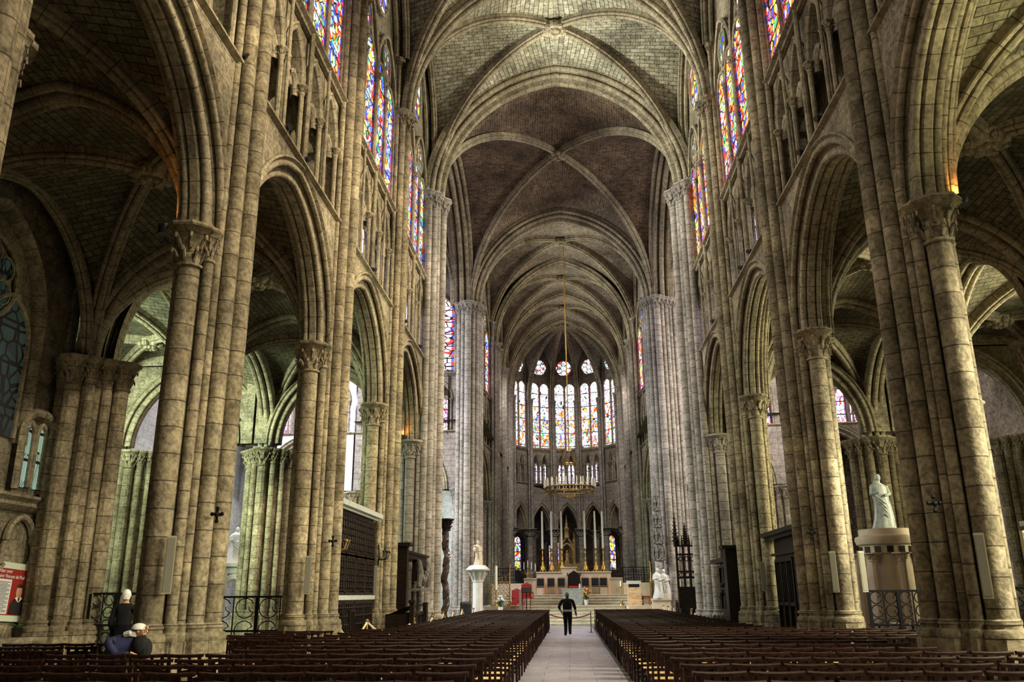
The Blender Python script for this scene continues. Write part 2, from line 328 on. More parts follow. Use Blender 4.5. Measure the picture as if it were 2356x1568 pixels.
# ------------------------------------------------------------------ Gothic helpers
def parch(c, hs, z0, rise, n=12, r=0, leg=0):
    """points of a pointed arch: centre c, half span hs, springing z0; offset r outward; returns [(t, z, arc)]"""
    R = (hs*hs+rise*rise)/(2*hs); cx = c-hs+R; out = []
    a1 = math.atan2(rise, c-cx)  # angle of apex seen from left centre
    for i in range(n+1):
        a = pi+(a1-pi)*i/n
        if i < n: out.append((cx+(R+r)*cos(a), z0+(R+r)*sin(a)))
        else:
            nz = sin(a); nx = cos(a)
            out.append((c, z0+rise+(r/nz if nz > .2 else r)))
    # clip offset points that would cross the axis
    out = [(min(t, c), z) for t, z in out]
    right = [(2*c-t, z) for t, z in out[:-1]][::-1]
    pts = out+right
    if leg: pts = [(pts[0][0], z0-leg)]+pts+[(pts[-1][0], z0-leg)]
    return pts
def roll(cr, cl, rad, a0, a1, n=5):
    return [(cr+rad*cos(radians(a0+(a1-a0)*i/n)), cl+rad*sin(radians(a0+(a1-a0)*i/n))) for i in range(n+1)]
class Frame:
    def __init__(s, O, A, N): s.O = V3(O); s.A = V3(A); s.N = V3(N)
    def __call__(s, t, d, z): return s.O+s.A*t+s.N*d+V3((0, 0, z))
def arch_sweep(g, fr, d0, c, hs, z0, rise, prof, n=12, leg=0):
    """prof: [(r, l)] r outward offset, l offset in depth"""
    cols = [parch(c, hs, z0, rise, n, r, leg) for r, l in prof]
    m = len(cols[0]); rows = []; us = [0]
    for i in range(m):
        rows.append([fr(cols[j][i][0], d0+prof[j][1], cols[j][i][1]) for j in range(len(prof))])
        if i: us.append(us[-1]+math.dist(cols[0][i], cols[0][i-1]))
    vv = [0]
    for j in range(1, len(prof)): vv.append(vv[-1]+math.dist(prof[j], prof[j-1]))
    g.grid(rows, [[us[i]]*(len(prof)+1) for i in range(m)], [vv+[vv[-1]]]*m)
PROF_IN = [(.42, -.42), (.28, -.42)]+roll(.13, -.32, .12, -50, -230, 7)+[(.26, -.20), (.04, -.16), (0, -.12), (0, .12), (.04, .16), (.26, .20)]+roll(.13, .32, .12, 230, 50, 7)+[(.28, .42), (.42, .42)]
PROF_OUT = [(.86, -.72), (.86, -.80), (.78, -.84), (.73, -.78), (.70, -.72)]+[(.66, -.70)]+roll(.53, -.66, .11, -30, -230, 7)+[(.64, -.52), (.46, -.48), (.40, -.46), (.40, -.38)]
SC = .56
PROF_IN = [(r*SC, l*SC) for r, l in PROF_IN]; PROF_OUT = [(r*SC, l*SC) for r, l in PROF_OUT]
PROF_OUT_B = [(r, -l) for r, l in PROF_OUT]
PROF_T = [(.45, -.34), (.30, -.34)]+roll(.17, -.25, .10, -40, -230, 6)+[(.30, -.15), (.30, -.10)]+roll(.09, 0, .10, -70, -290, 6)+[(.30, .10), (.30, .15)]+roll(.17, .25, .10, 230, 40, 6)+[(.30, .34), (.45, .34)]
PROF_R = [(.4, -.18), (.26, -.18)]+roll(.16, -.13, .06, -30, -220, 4)+[(.25, -.07)]+roll(.09, 0, .08, -60, -300, 5)+[(.25, .07)]+roll(.16, .13, .06, 220, 30, 4)+[(.26, .18), (.4, .18)]
PROF_S = [(.16, -.10), (.06, -.10)]+roll(.05, 0, .07, -110, -250, 4)+[(.06, .10), (.16, .10)]

def capital(g, x, y, z, r, h=.75, ab=.17, leaves=8):
    """leafy crocket capital whose abacus top is at z"""
    zb = z-h; R = r*1.75
    g.lathe((x, y, zb), [(r*1.02, 0), (r*1.22, .02), (r*1.22, .06), (r*1.02, .08), (r*1.05, h*.35), (r*1.25, h*.6), (R*.92, h-ab)], 12)
    for row, (zz, rr, nn) in enumerate(((h*.42, r*1.12, leaves), (h-ab-.03, r*1.3, leaves))):
        for k in range(nn):
            a = 2*pi*(k+.5*row)/nn; q = r*.5
            p = [(x+cos(a)*(rr*.85), y+sin(a)*(rr*.85), zb+zz-h*.3), (x+cos(a)*(rr+q*.35), y+sin(a)*(rr+q*.35), zb+zz-h*.06), (x+cos(a)*(rr+q*.95), y+sin(a)*(rr+q*.95), zb+zz), (x+cos(a)*(rr+q*1.0), y+sin(a)*(rr+q*1.0), zb+zz-h*.1)]
            g.tube(p, [q*.34, q*.3, q*.32, q*.22], 5)
    g.lathe((x, y, z-ab), [(R*1.0, 0), (R*1.2, ab*.45), (R*1.3, ab*.55), (R*1.3, ab)], 8, pi/8)
def base_ring(g, x, y, z, r):
    g.lathe((x, y, z-.26), [(r*1.5, 0), (r*1.62, .03), (r*1.62, .09), (r*1.5, .13), (r*1.22, .15), (r*1.2, .19), (r*1.3, .21), (r*1.26, .25), (r*1.02, .28)], 14)

def make_pier(name, s, a_c, Y, label, style='nave', mat='pier', z_vault=19.15, zb=1.3, n=12, imp=7.8, z_floor=0, group=None, mirror=False):
    """compound pier on side s (-1 left, 1 right); a_c distance of the vault shaft from the axis"""
    root = empty(name, (s*(a_c+.9), Y, z_floor)); tag(root, label, 'pier', group)
    ox, oy, oz = s*(a_c+.9), Y, z_floor
    if style == 'nave':
        sh = [(0, 0, .155, z_vault), (.13, -.32, .14, z_vault), (.13, .32, .14, z_vault), (.27, -.51, .075, z_vault+2.2), (.27, .51, .075, z_vault+2.2),
              (.36, -.65, .09, imp), (.36, .65, .09, imp), (.65, -.74, .195, imp), (.65, .74, .195, imp), (.90, -.58, .08, imp), (.90, .58, .08, imp),
              (1.0, -.35, .09, imp), (1.0, .35, .09, imp), (1.05, 0, .13, imp)]
        core = [(.18, -.24), (.3, -.24), (.3, -.44), (.41, -.44), (.41, -.6), (.85, -.6), (.85, -.44), (.95, -.44), (.95, -.2), (1.0, -.2)]
    elif style == 'cross':
        sh = []
        for k, (a, b, r) in enumerate([(-.25, .15, .2), (-.1, -.3, .14), (.02, -.58, .17), (.2, -.85, .14), (-.22, .55, .14), (-.1, .85, .17), (.1, 1.1, .14), (.4, 1.25, .2), (.7, 1.15, .14), (.95, .95, .16)]):
            sh.append((a, b*(-1 if mirror else 1), r, z_vault))
        mm = 1 if mirror else -1
        sh += [(.42, mm*.9, .10, imp), (.73, mm*.95, .2, imp), (1.04, mm*.8, .1, imp), (1.18, mm*.45, .11, imp), (1.28, 0, .15, imp), (1.15, -mm*.45, .12, imp), (1.0, -mm*.85, .15, z_vault)]
        if mirror and s > 0: sh += [(1.4, -.45, .14, imp), (1.62, -.36, .12, imp), (1.82, -.25, .15, imp), (2.0, -.05, .13, imp), (1.45, -.62, .13, z_vault), (1.2, -.8, .14, z_vault)]
        core = [(-.05, -.2), (.06, -.55), (.3, -.82), (1.0, -.82), (1.2, -.45), (1.24, 0)] if not (mirror and s > 0) else [(-.05, -.2), (.06, -.55), (.3, -.82), (1.1, -.75), (1.5, -.45), (1.95, -.1), (1.95, 0)]
    elif style == 'choir':
        sh = [(0, 0, .17, z_vault), (.12, -.33, .13, z_vault), (.12, .33, .13, z_vault), (.32, -.52, .1, z_vault+1.5), (.32, .52, .1, z_vault+1.5), (.5, -.68, .11, imp), (.5, .68, .11, imp), (.9, -.72, .2, imp), (.9, .72, .2, imp), (1.4, -.4, .12, imp), (1.4, .4, .12, imp), (1.55, 0, .18, imp)]
        core = [(.17, -.22), (.33, -.22), (.33, -.42), (.45, -.42), (.45, -.58), (1.2, -.58), (1.3, -.25), (1.4, -.25)]
    else:  # aisle pier: ring of shafts to imp
        sh = []
        for k in range(12):
            a = 2*pi*k/12; r = .2 if k % 3 == 0 else .12
            rr = .82 if k % 3 == 0 else .78
            sh.append((.9+rr*cos(a), rr*sin(a), r, imp))
        core = [(.9+.72*cos(radians(a)), .72*sin(radians(a))) for a in range(180, 361, 30)]
        if True: core = None
    W = lambda a, b: (s*(a-.9), b)
    g = G()
    if core:
        pts = [W(a, b) for a, b in core]+[W(a, -b) for a, b in core[::-1]]
        if style in ('cross',): g.prism(pts, zb-.2, z_vault+.3)
        else:
            g.prism(pts, zb-.2, imp-.1)
            g.prism([W(.2, -.24), W(.3, -.24), W(.3, -.44), W(.6, -.44), W(.6, .44), W(.3, .44), W(.3, .24), W(.2, .24)], imp-.2, z_vault+(2.5 if style == 'nave' else 1.8))
    else: g.prism([(.74*cos(radians(a)), .74*sin(radians(a))) for a in range(0, 360, 30)], zb-.2, imp-.1)
    g.build('core', mat, root)
    # plinth: union-like stepped polygon plus a rounded plinth under every shaft
    g = G()
    if core:
        e = [(a-(.16 if a < .7 else -.12), b*1.3) for a, b in core]
        g.prism([W(a, b) for a, b in e]+[W(a, -b) for a, b in e[::-1]], 0, zb-.24)
    else: g.prism([(.9*cos(radians(a)), .9*sin(radians(a))) for a in range(0, 360, 30)], 0, zb-.24)
    for a, b, r, top in sh:
        x, y = W(a, b); base_ring(g, x, y, zb, r)
        g.lathe((x, y, 0), [(r*1.85, 0), (r*1.85, zb*.45), (r*1.7, zb*.5), (r*1.7, zb-.25)], 8, pi/8)
    g.build('base', mat, root)
    for a, b, r, top in sh:
        x, y = W(a, b)
        g = G(); ch = .75 if r > .15 else .62
        if top > z_vault+.5: ch = .4
        g.shaft(x, y, r, zb-.05, top-ch+.02, n); g.build('shaft', mat, root)
        g = G(); capital(g, x, y, top-z_floor if False else top, r, ch); g.build('capital', mat, root)
    return root

YP = [6.95, 13.66, 20.66, 27.65, 34.64]   # nave piers
YX = 50.08                                 # east crossing piers
A0 = 5.5
SA = {-1: 5.65, 1: 5.5}
side_word = {-1: 'left', 1: 'right'}
zn = ['nearest the camera, cut by the frame edge', 'second from the camera', 'third from the camera', 'fourth from the camera']
for s in (-1, 1):
    for i in range(4):
        if i == 0 and s == 1: continue
        lab = {(-1, 0): 'pale clustered stone pier at the extreme left edge of the picture', (-1, 1): 'thick clustered stone pier on the left of the nave behind the reclining person',
               (-1, 2): 'clustered stone pier left of the tall dark wooden screen', (-1, 3): 'clustered stone pier left of the carved wooden pew with the draped relief',
               (1, 1): 'biggest clustered stone pier at right, iron gate beside its foot', (1, 2): 'clustered stone pier right of the panelled wooden confessional', (1, 3): 'clustered stone pier between the confessional and the dark churchwarden pew'}[(s, i)]
        make_pier('compound_pier', s, SA[s], YP[i], lab, 'nave', 'pier', n=16 if i < 3 else 12)
    make_pier('crossing_pier', s, SA[s]-.05, YP[4]+.1, 'tall grey %s crossing pier nearer the nave, with many thin shafts' % side_word[s], 'cross', 'pier_grey', zb=1.1)
    make_pier('crossing_pier', s, A0-.1, YX, ('tall pale crossing pier behind the statue on its column' if s < 0 else 'tall pale crossing pier beside the carved stone saints at right'), 'cross', 'pier_grey', zb=1.1, mirror=True)
    for Y, l in ((58, 'first'), (65, 'second'), (72, 'third')):
        make_pier('choir_pier', s, 4.75, Y, 'slender grey %s choir pier, %s beyond the crossing' % (side_word[s], l), 'choir', 'pier_grey', zb=3.1, n=8)
for s in (-1, 1):
    for (a, Y, l) in ((12.4, 20.66, 'next to the wall with the poster' if s < 0 else 'at the outer side of the right aisle'), (12.4, 27.65, 'in the outer row, half way to the transept'), (12.5, 34.64, 'where the aisle meets the transept'), (18.2, 34.64, 'deep in the transept'), (18.2, 27.65, 'deep in the side chapels'), (12.6, 50.1, 'by the far transept wall')):
        make_pier('aisle_pier', s, a-.9, Y, 'round clustered %s aisle pier %s' % (side_word[s], l), 'aisle', 'pier', n=10, imp=7.6, zb=1.2)

# ------------------------------------------------------------------ bays: arcade wall, triforium, clerestory window
WIN = [0]
def glass_piece(g, fr, d, pts, uc, hw):
    g.poly([fr(t, d, z) for t, z in pts], [((t-uc)/hw, z) for t, z in pts])
def bay(fr, L, name, marg=.80, z_imp=7.8, rise=3.0, z1=11.2, z2=14.85, ztop=25.6, mat='wall', mm='mould', nwin=4, glass='glass_n', trif=4, trif_glass=None, wd=.28, depth=.64, spring_w=21.35, apex_w=25.2, label=None, simple=False, rose=6, lancet_spring=18.6, deep_arch=True, wall_bottom=True):
    root = empty(name, fr(L/2, wd, z1)); root['kind'] = 'structure'
    inv = root.location.copy()
    F = Frame(fr.O-inv, fr.A, fr.N)
    hs = L/2-marg; c = L/2
    # arcade wall with its arch opening (front, back and sill)
    g = G(); ro = .47 if deep_arch else .3
    for d in (wd, wd+depth+.1):
        top = parch(c, hs, z_imp, rise, 14, ro)
        pts = [(0, z_imp)]+[(max(0, min(L, t)), z) for t, z in top]+[(L, z_imp)]
        for (t0, za), (t1, zb_) in zip(pts, pts[1:]):
            if t1-t0 > 1e-4: g.poly([F(t0, d, za), F(t1, d, zb_), F(t1, d, z1), F(t0, d, z1)], [(t0, za), (t1, zb_), (t1, z1), (t0, z1)])
    g.poly([F(0, wd, z1), F(L, wd, z1), F(L, wd+depth+.1, z1), F(0, wd+depth+.1, z1)])
    g.build('arcade_wall', mat, root)
    g = G()
    if deep_arch:
        dm = wd+depth/2+.05
        arch_sweep(g, F, dm, c, hs, z_imp, rise, PROF_IN, 14); 
        arch_sweep(g, F, dm+.02, c, hs, z_imp, rise, [(r, l*1.0) for r, l in PROF_OUT], 14)
        arch_sweep(g, F, dm, c, hs, z_imp, rise, PROF_OUT_B, 14)
    else:
        arch_sweep(g, F, wd+.2, c, hs, z_imp, rise, [(.34, -.26), (.3, -.3)]+roll(.16, -.2, .09, 0, -180, 5)+[(.08, -.05), (0, 0), (0, .5), (.3, .9)], 12)
        arch_sweep(g, F, wd+.2, c, hs, z_imp, rise, [(.34, .95), (.2, 1.0), (.0, .9), (0, .5)], 12)
    g.build('arch_moulding', mm, root)
    # string courses
    for z in (z1, z2):
        g = G()
        sec = [(wd+.1, z+.2), (wd-.06, z+.2), (wd-.12, z+.16), (wd-.12, z+.11), (wd-.02, z+.06), (wd, z), (wd+.1, z-.02)]
        g.grid([[F(0, d, zz) for d, zz in sec], [F(L, d, zz) for d, zz in sec]], None)
        g.build('string_course', mm, root)
    # triforium
    ts = z1+(z2-z1)*.60; ta = z2-.32; tw = L/trif if trif else 1; e = .28
    x0 = .55 if trif >= 4 else .3; tw = (L-2*x0)/trif
    g = G(); dpl = wd+.12
    for k in range(trif):
        c2 = x0+tw*(k+.5); h2 = tw/2-.17
        for d in (dpl, dpl+.35):
            top = parch(c2, h2, ts, ta-ts, 8, .0)
            pts = [(c2-tw/2, ts)]+top+[(c2+tw/2, ts)]
            for (t0, za), (t1, zb_) in zip(pts, pts[1:]):
                if t1-t0 > 1e-4: g.poly([F(t0, d, za), F(t1, d, zb_), F(t1, d, z2+.05), F(t0, d, z2+.05)], [(t0, za), (t1, zb_), (t1, z2), (t0, z2)])
    for a, b in ((0, x0), (L-x0, L)):
        g.poly([F(a, dpl, z1), F(b, dpl, z1), F(b, dpl, z2), F(a, dpl, z2)])
        q = x0 if a == 0 else L-x0
        g.poly([F(q, dpl, z1), F(q, dpl+.9, z1), F(q, dpl+.9, z2), F(q, dpl, z2)])
    g.build('triforium_wall', mat, root)
    g = G()
    for k in range(trif):
        c2 = x0+tw*(k+.5); h2 = tw/2-.17
        arch_sweep(g, F, dpl+.1, c2, h2, ts, ta-ts, [(.20, -.13), (.15, -.17), (.1, -.12)]+roll(.06, -.09, .055, 0, -180, 4)+[(0, 0), (0, .2), (.06, .26)], 8)
        # paired sub-arches and a small quatrefoil ring
        for q in (-1, 1):
            arch_sweep(g, F, dpl+.16, c2+q*h2/2, h2/2-.03, ts-.28, .38, PROF_S if not simple else [(.05, -.05), (0, 0), (.05, .05)], 5)
        if not simple:
            g.tube([F(c2+.15*cos(a), dpl+.16, ts+.22+.15*sin(a)) for a in [2*pi*i/10 for i in range(10)]], .035, 5, closed=True)
    g.build('triforium_arch', mm, root)
    for k in range(trif+1):
        t = x0+tw*k
        g = G()
        for dt in ((-.12, .12) if 0 < k < trif else (.1 if k == 0 else -.1,)):
            p = F(t+dt, dpl-.02, 0); g.shaft(p.x, p.y, .062, z1-inv.z+.12, ts-inv.z-.2, 8)
            capital(g, p.x, p.y, ts-inv.z, .062, .26, .07, 6)
        g.build('colonnette', mm, root)
    g = G()
    for k in range(trif):
        p = F(x0+tw*(k+.5), dpl+.16, 0); g.shaft(p.x, p.y, .05, z1-inv.z+.1, ts-inv.z-.42, 8); capital(g, p.x, p.y, ts-.28-inv.z, .05, .2, .05, 6)
    g.build('inner_colonnette', mm, root)
    g = G()
    g.poly([F(0, wd+1.3, z1-.1), F(L, wd+1.3, z1-.1), F(L, wd+1.3, z2+.3), F(0, wd+1.3, z2+.3)])
    g.poly([F(0, wd, z1+.1), F(L, wd, z1+.1), F(L, wd+1.3, z1+.1), F(0, wd+1.3, z1+.1)])
    g.poly([F(0, wd, z2+.05), F(L, wd, z2+.05), F(L, wd+1.3, z2+.05), F(0, wd+1.3, z2+.05)])
    g.build('passage_wall', mat, root)
    if trif_glass:
        g = G()
        for k in range(trif):
            for q in (-1, 1):
                cc = x0+tw*(k+.5)+q*(tw/4-.03); hw = tw/4-.07
                glass_piece(g, F, wd+.62, parch(cc, hw, ts-.15, .35, 4, 0, leg=ts-.15-z1-.3), cc, hw)
        g.build('triforium_glass', trif_glass, root)
        g = G()
        for k in range(trif):
            for q in (-1, 1):
                cc = x0+tw*(k+.5)+q*(tw/4-.03); hw = tw/4-.07
                g.tube([F(t, wd+.6, z) for t, z in parch(cc, hw, ts-.15, .35, 4, 0, leg=ts-.15-z1-.3)], .04, 5)
        g.build('triforium_frame', mm, root)
    # clerestory window: its own setting object
    WIN[0] += 1
    wn = empty('window_%d' % WIN[0], inv); wn['kind'] = 'structure'
    dg = wd+.14; ws = L/2-.5 if nwin >= 4 else L/2-.15
    full = parch(c, ws, spring_w, apex_w-spring_w, 10, 0, leg=spring_w-z2-.1)
    g = G(); g.poly([F(t, dg+.12, z) for t, z in full], [(t, z) for t, z in full])
    g.build('spandrel_plate', mat, wn)
    g = G()   # splayed reveal and wall around window
    outer = parch(c, ws, spring_w, apex_w-spring_w, 10, .14, leg=spring_w-z2-.1)
    g.grid([[F(t, wd+.02, z) for t, z in outer], [F(t, dg+.12, z) for t, z in full]], None)
    pts = parch(c, ws, spring_w, apex_w-spring_w, 10, .14)
    pts = [(0, spring_w)]+pts+[(L, spring_w)]
    for (t0, za), (t1, zb_) in zip(pts, pts[1:]):
        t0, t1 = max(0, t0), min(L, t1)
        if t1-t0 > 1e-4: g.poly([F(t0, wd+.02, za), F(t1, wd+.02, zb_), F(t1, wd+.02, ztop+.6), F(t0, wd+.02, ztop+.6)])
    for a, b in ((0, c-ws-.14), (c+ws+.14, L)): g.poly([F(a, wd+.02, z2), F(b, wd+.02, z2), F(b, wd+.02, spring_w), F(a, wd+.02, spring_w)])
    g.build('window_reveal', mat, wn)
    # tracery
    lw = 2*ws/nwin; hw = lw/2-.07; lr = hw*1.25; ls = lancet_spring
    g = G(); gl = G(); panes = []
    for k in range(nwin):
        cc = c-ws+lw*(k+.5)
        arch = parch(cc, hw, ls, lr, 6, 0, leg=ls-z2-.35)
        panes.append((arch, cc, hw))
        g.tube([F(t, dg, z) for t, z in parch(cc, hw+.05, ls, lr+.08, 6, 0)], .065, 6)
    for k in range(1, nwin):
        t = c-ws+lw*k; big = (k == nwin/2)
        p = F(t, dg-.05, 0); r = .09 if big else .055
        g.shaft(p.x, p.y, r, z2-inv.z, ls-inv.z+(.6 if big else 0), 8)
        if not simple: capital(g, p.x, p.y, ls-inv.z+.02, r, .3, .07, 6)
        if nwin >= 4 and not simple:   # slim shaft running on down over the triforium
            p = F(t, wd-.03, 0); g.shaft(p.x, p.y, .07 if big else .045, z1-inv.z+.1, z2-inv.z+.25, 8)
    discs = []
    def oculus(cc, cz, R, foils=6, ph=0):
        g.tube([F(cc+R*cos(a), dg, cz+R*sin(a)) for a in [2*pi*i/24 for i in range(24)]], .085 if R > .6 else .06, 6, closed=True)
        fr_ = R*.31 if foils == 6 else R*.4
        for i in range(foils):
            a = ph+2*pi*i/foils; x, z = cc+(R-fr_-.08)*cos(a), cz+(R-fr_-.08)*sin(a)
            g.tube([F(x+fr_*cos(b), dg, z+fr_*sin(b)) for b in [2*pi*j/12 for j in range(12)]], .035, 5, closed=True)
        discs.append((cc, cz, R-.03))
    if nwin >= 4:
        for q in (-1, 1):
            arch_t = parch(c+q*ws/2, ws/2-.02, ls+.25, ws*.78, 8, 0)
            g.tube([F(t, dg-.04, z) for t, z in arch_t], .085, 6)
            oculus(c+q*ws/2, ls+lr+.66, .60, 4, pi/4)
        oculus(c, spring_w+1.38, 1.38, 6, pi/6)
    else:
        R = ws*.78; oculus(c, spring_w+(apex_w-spring_w)*.36, R, 6, pi/6)
    g.tube([F(t, dg-.02, z) for t, z in parch(c, ws-.02, spring_w, apex_w-spring_w, 10, 0, leg=spring_w-z2-.1)], .09, 6)
    g.build('tracery', mm, wn)
    for arch, cc, hw_ in panes:
        g = G(); glass_piece(g, F, dg+.015, arch, cc, hw_); g.build('glass', glass, wn)
    g = G()
    for x, z, r in discs:
        pts = [(x+r*cos(b), z+r*sin(b)) for b in [2*pi*j/12 for j in range(12)]]
        glass_piece(g, F, dg+.005, pts, x, r*1.4)
    # small corner pieces beside the rosettes
    g.build('tracery_glass', 'glass_apse_rose' if glass == 'glass_apse' else 'glass_rose', wn)
    g = G(); g.poly([F(0, wd, z2+.2), F(L, wd, z2+.2), F(L, dg+.12, z2+.32), F(0, dg+.12, z2+.32)]); g.build('window_sill', mm, wn)
    return root

# ------------------------------------------------------------------ vaults
def half_curve(p0, p1, rise_c, n=40):
    """half pointed arch from springing p0 (x,y,z) up to crown p1; circular in its vertical plane, hs = plan length"""
    p0, p1 = V3(p0), V3(p1); d = V3((p1.x-p0.x, p1.y-p0.y, 0)); hs = d.length; d.normalize(); rise = p1.z-p0.z
    if rise < hs: return [p0+d*hs*(1-cos(pi/2*i/n))+V3((0, 0, rise*sin(pi/2*i/n))) for i in range(n+1)]
    R = (hs*hs+rise*rise)/(2*hs); a1 = math.atan2(rise, hs-R)
    return [p0+d*(R+R*cos(pi+(a1-pi)*i/n))+V3((0, 0, R*sin(pi+(a1-pi)*i/n))) for i in range(n+1)]
def by_height(curve, m):
    z0, z1 = curve[0].z, curve[-1].z; out = []
    for k in range(m+1):
        z = z0+(z1-z0)*(1-(1-k/m)**2)
        for a, b in zip(curve, curve[1:]):
            if b.z >= z-1e-6:
                f = (z-a.z)/max(1e-6, b.z-a.z); out.append(a.lerp(b, max(0, min(1, f)))); break
        else: out.append(curve[-1])
    return out
def web_patch(g, A, D, bulge=.0):
    m = 22; a = by_height(A, m); d = by_height(D, m); rows = []; us = []; vs = []; acc = 0
    for k in range(m+1):
        row = [a[k].lerp(d[k], j/5) for j in range(6)]
        if k: acc += ((row[2]-prev[2]).length+(row[3]-prev[3]).length)/2
        prev = row; L = (a[k]-d[k]).length
        rows.append(row); us.append([L*j/5 for j in range(6)]+[L]); vs.append([acc]*7)
    g.grid(rows, us, vs)
def rib(g, curve, prof):
    """sweep profile along a vertical-plane curve; r up/outward, l sideways"""
    P = curve; d = V3((P[-1].x-P[0].x, P[-1].y-P[0].y, 0)).normalized(); lat = V3((-d.y, d.x, 0)); rows = []; u = 0; us = []
    for i, p in enumerate(P):
        t = (P[min(i+1, len(P)-1)]-P[max(i-1, 0)]).normalized(); n = lat.cross(t)
        if i == len(P)-1: n = V3((0, 0, 1.02))
        if n.dot(V3((-d.x, -d.y, .3))) < 0: n = -n
        if i: u += (p-P[i-1]).length
        us.append(u); rows.append([p+n*r+lat*l for r, l in prof])
    vv = [0]
    for j in range(1, len(prof)): vv.append(vv[-1]+math.dist(prof[j], prof[j-1]))
    g.grid(rows, [[q]*(len(prof)+1) for q in us], [vv+[vv[-1]]]*len(rows))
def boss(g, p, r=.46):
    g.lathe((p[0], p[1], p[2]-.42), [(r*.3, 0), (r*.75, .04), (r*.95, .14), (r, .28), (r*.8, .4)], 12)
    for k in range(8):
        a = 2*pi*k/8; g.ball((p[0]+r*.85*cos(a), p[1]+r*.85*sin(a), p[2]-.3), r*.3, 6, 4)
        g.ball((p[0]+r*.4*cos(a+.3), p[1]+r*.4*sin(a+.3), p[2]-.42), r*.22, 6, 4)
def vault(x0, x1, y0, y1, zs, zt, zbss, zw, web, mm='mould', spring_wall=None, name='ceiling', n=22, wide0=True, wide1=True, rib_prof=PROF_R, tprof=PROF_T, xr=None):
    """quadripartite vault over x0..x1, y0..y1; transverse arches at y0,y1; wall arches at x0,x1"""
    xm, ym = (x0+x1)/2, (y0+y1)/2; root = empty(name, (xm, ym, zs)); root['kind'] = 'structure'; o = V3((xm, ym, zs))
    B = V3((xm, ym, zbss)); g = G(); gr = G()
    for cx in (x0, x1):
        for cy in (y0, y1):
            c0 = V3((cx, cy, zs)); D = half_curve(c0-o, B-o, 0)
            A = half_curve(c0-o, V3((xm, cy, zt))-o, 0)
            web_patch(g, A, D)
            sw = spring_wall or zs
            Wc = half_curve(V3((cx, cy, sw))-o, V3((cx, ym, zw))-o, 0)
            if sw > zs: Wc = [c0-o]+Wc
            web_patch(g, Wc, D)
            q = G(); s = 1-.35/max(1, (B-c0).length)
            c1 = c0.lerp(V3((xm, ym, zs)), .055)
            Dr = half_curve(c1-o, B-o-V3((0, 0, .35)), 0, n)
            rib(q, Dr, rib_prof); q.build('diagonal_rib', mm, root)
    g.build('web', web, root)
    for cx, sg in ((x0, 1), (x1, -1)):
        q = G()
        for cy, ey in ((y0, 1), (y1, -1)):
            Wc = half_curve(V3((cx+sg*.12, cy+ey*.55, spring_wall or zs))-o, V3((cx+sg*.12, ym, zw-.12))-o, 0, n)
            rib(q, Wc, [(r*.7, l*.7) for r, l in rib_prof])
        q.build('wall_rib', mm, root)
    q = G(); boss(q, B-o); q.build('boss', mm, root)
    return root
def transverse(xm, hs, Y, zs, zt, mm='mould', prof=PROF_T, along='x', xc=0, label='rib'):
    root = empty('transverse_arch', (xm, Y, zs)); root['kind'] = 'structure'
    q = G()
    for sg in (-1, 1):
        p0 = (sg*hs, 0, 0) if along == 'x' else (0, sg*hs, 0)
        rib(q, half_curve(p0, (0, 0, zt-zs), 0, 24), prof)
    q.build('arch_ring', mm, root)

ZS, ZT, ZB, ZW = 19.15, 25.6, 25.65, 25.4
# nave bays
for i in range(0, 4):
    L = YP[i+1]-YP[i]
    for s in (-1, 1):
        bay(Frame((s*SA[s], YP[i], 0), (0, 1, 0), (s, 0, 0)), L, 'wall_'+side_word[s], glass='glass_n' if s < 0 else 'glass_s', trif_glass='glass_clear' if i > 1 else None)
for s in (-1, 1):
    bay(Frame((s*SA[s], -.1, 0), (0, 1, 0), (s, 0, 0)), YP[0]+.1, 'wall_'+side_word[s], glass='glass_n' if s < 0 else 'glass_s')
for i in range(1, 4):
    vault(-A0-.3, A0+.3, YP[i], YP[i+1], ZS, ZT, ZB, ZW, 'web', spring_wall=21.35)
for i in (2, 3): transverse(0, A0-.12, YP[i], ZS, ZT-.42)
PROF_X = [(.85, -.75), (.62, -.75)]+roll(.48, -.64, .12, -30, -230, 6)+[(.62, -.5), (.46, -.46)]+roll(.28, -.36, .12, -30, -230, 6)+[(.4, -.22), (.26, -.14)]+roll(.10, 0, .12, -70, -290, 6)+[(.26, .14), (.4, .22)]+roll(.28, .36, .12, 230, 30, 6)+[(.46, .46), (.62, .5)]+roll(.48, .64, .12, 230, 30, 6)+[(.62, .75), (.85, .75)]
transverse(0, A0-.25, YP[4]+.1, ZS, ZT-.62, prof=PROF_X); transverse(0, A0-.35, YX, ZS, ZT-.62, prof=PROF_X)
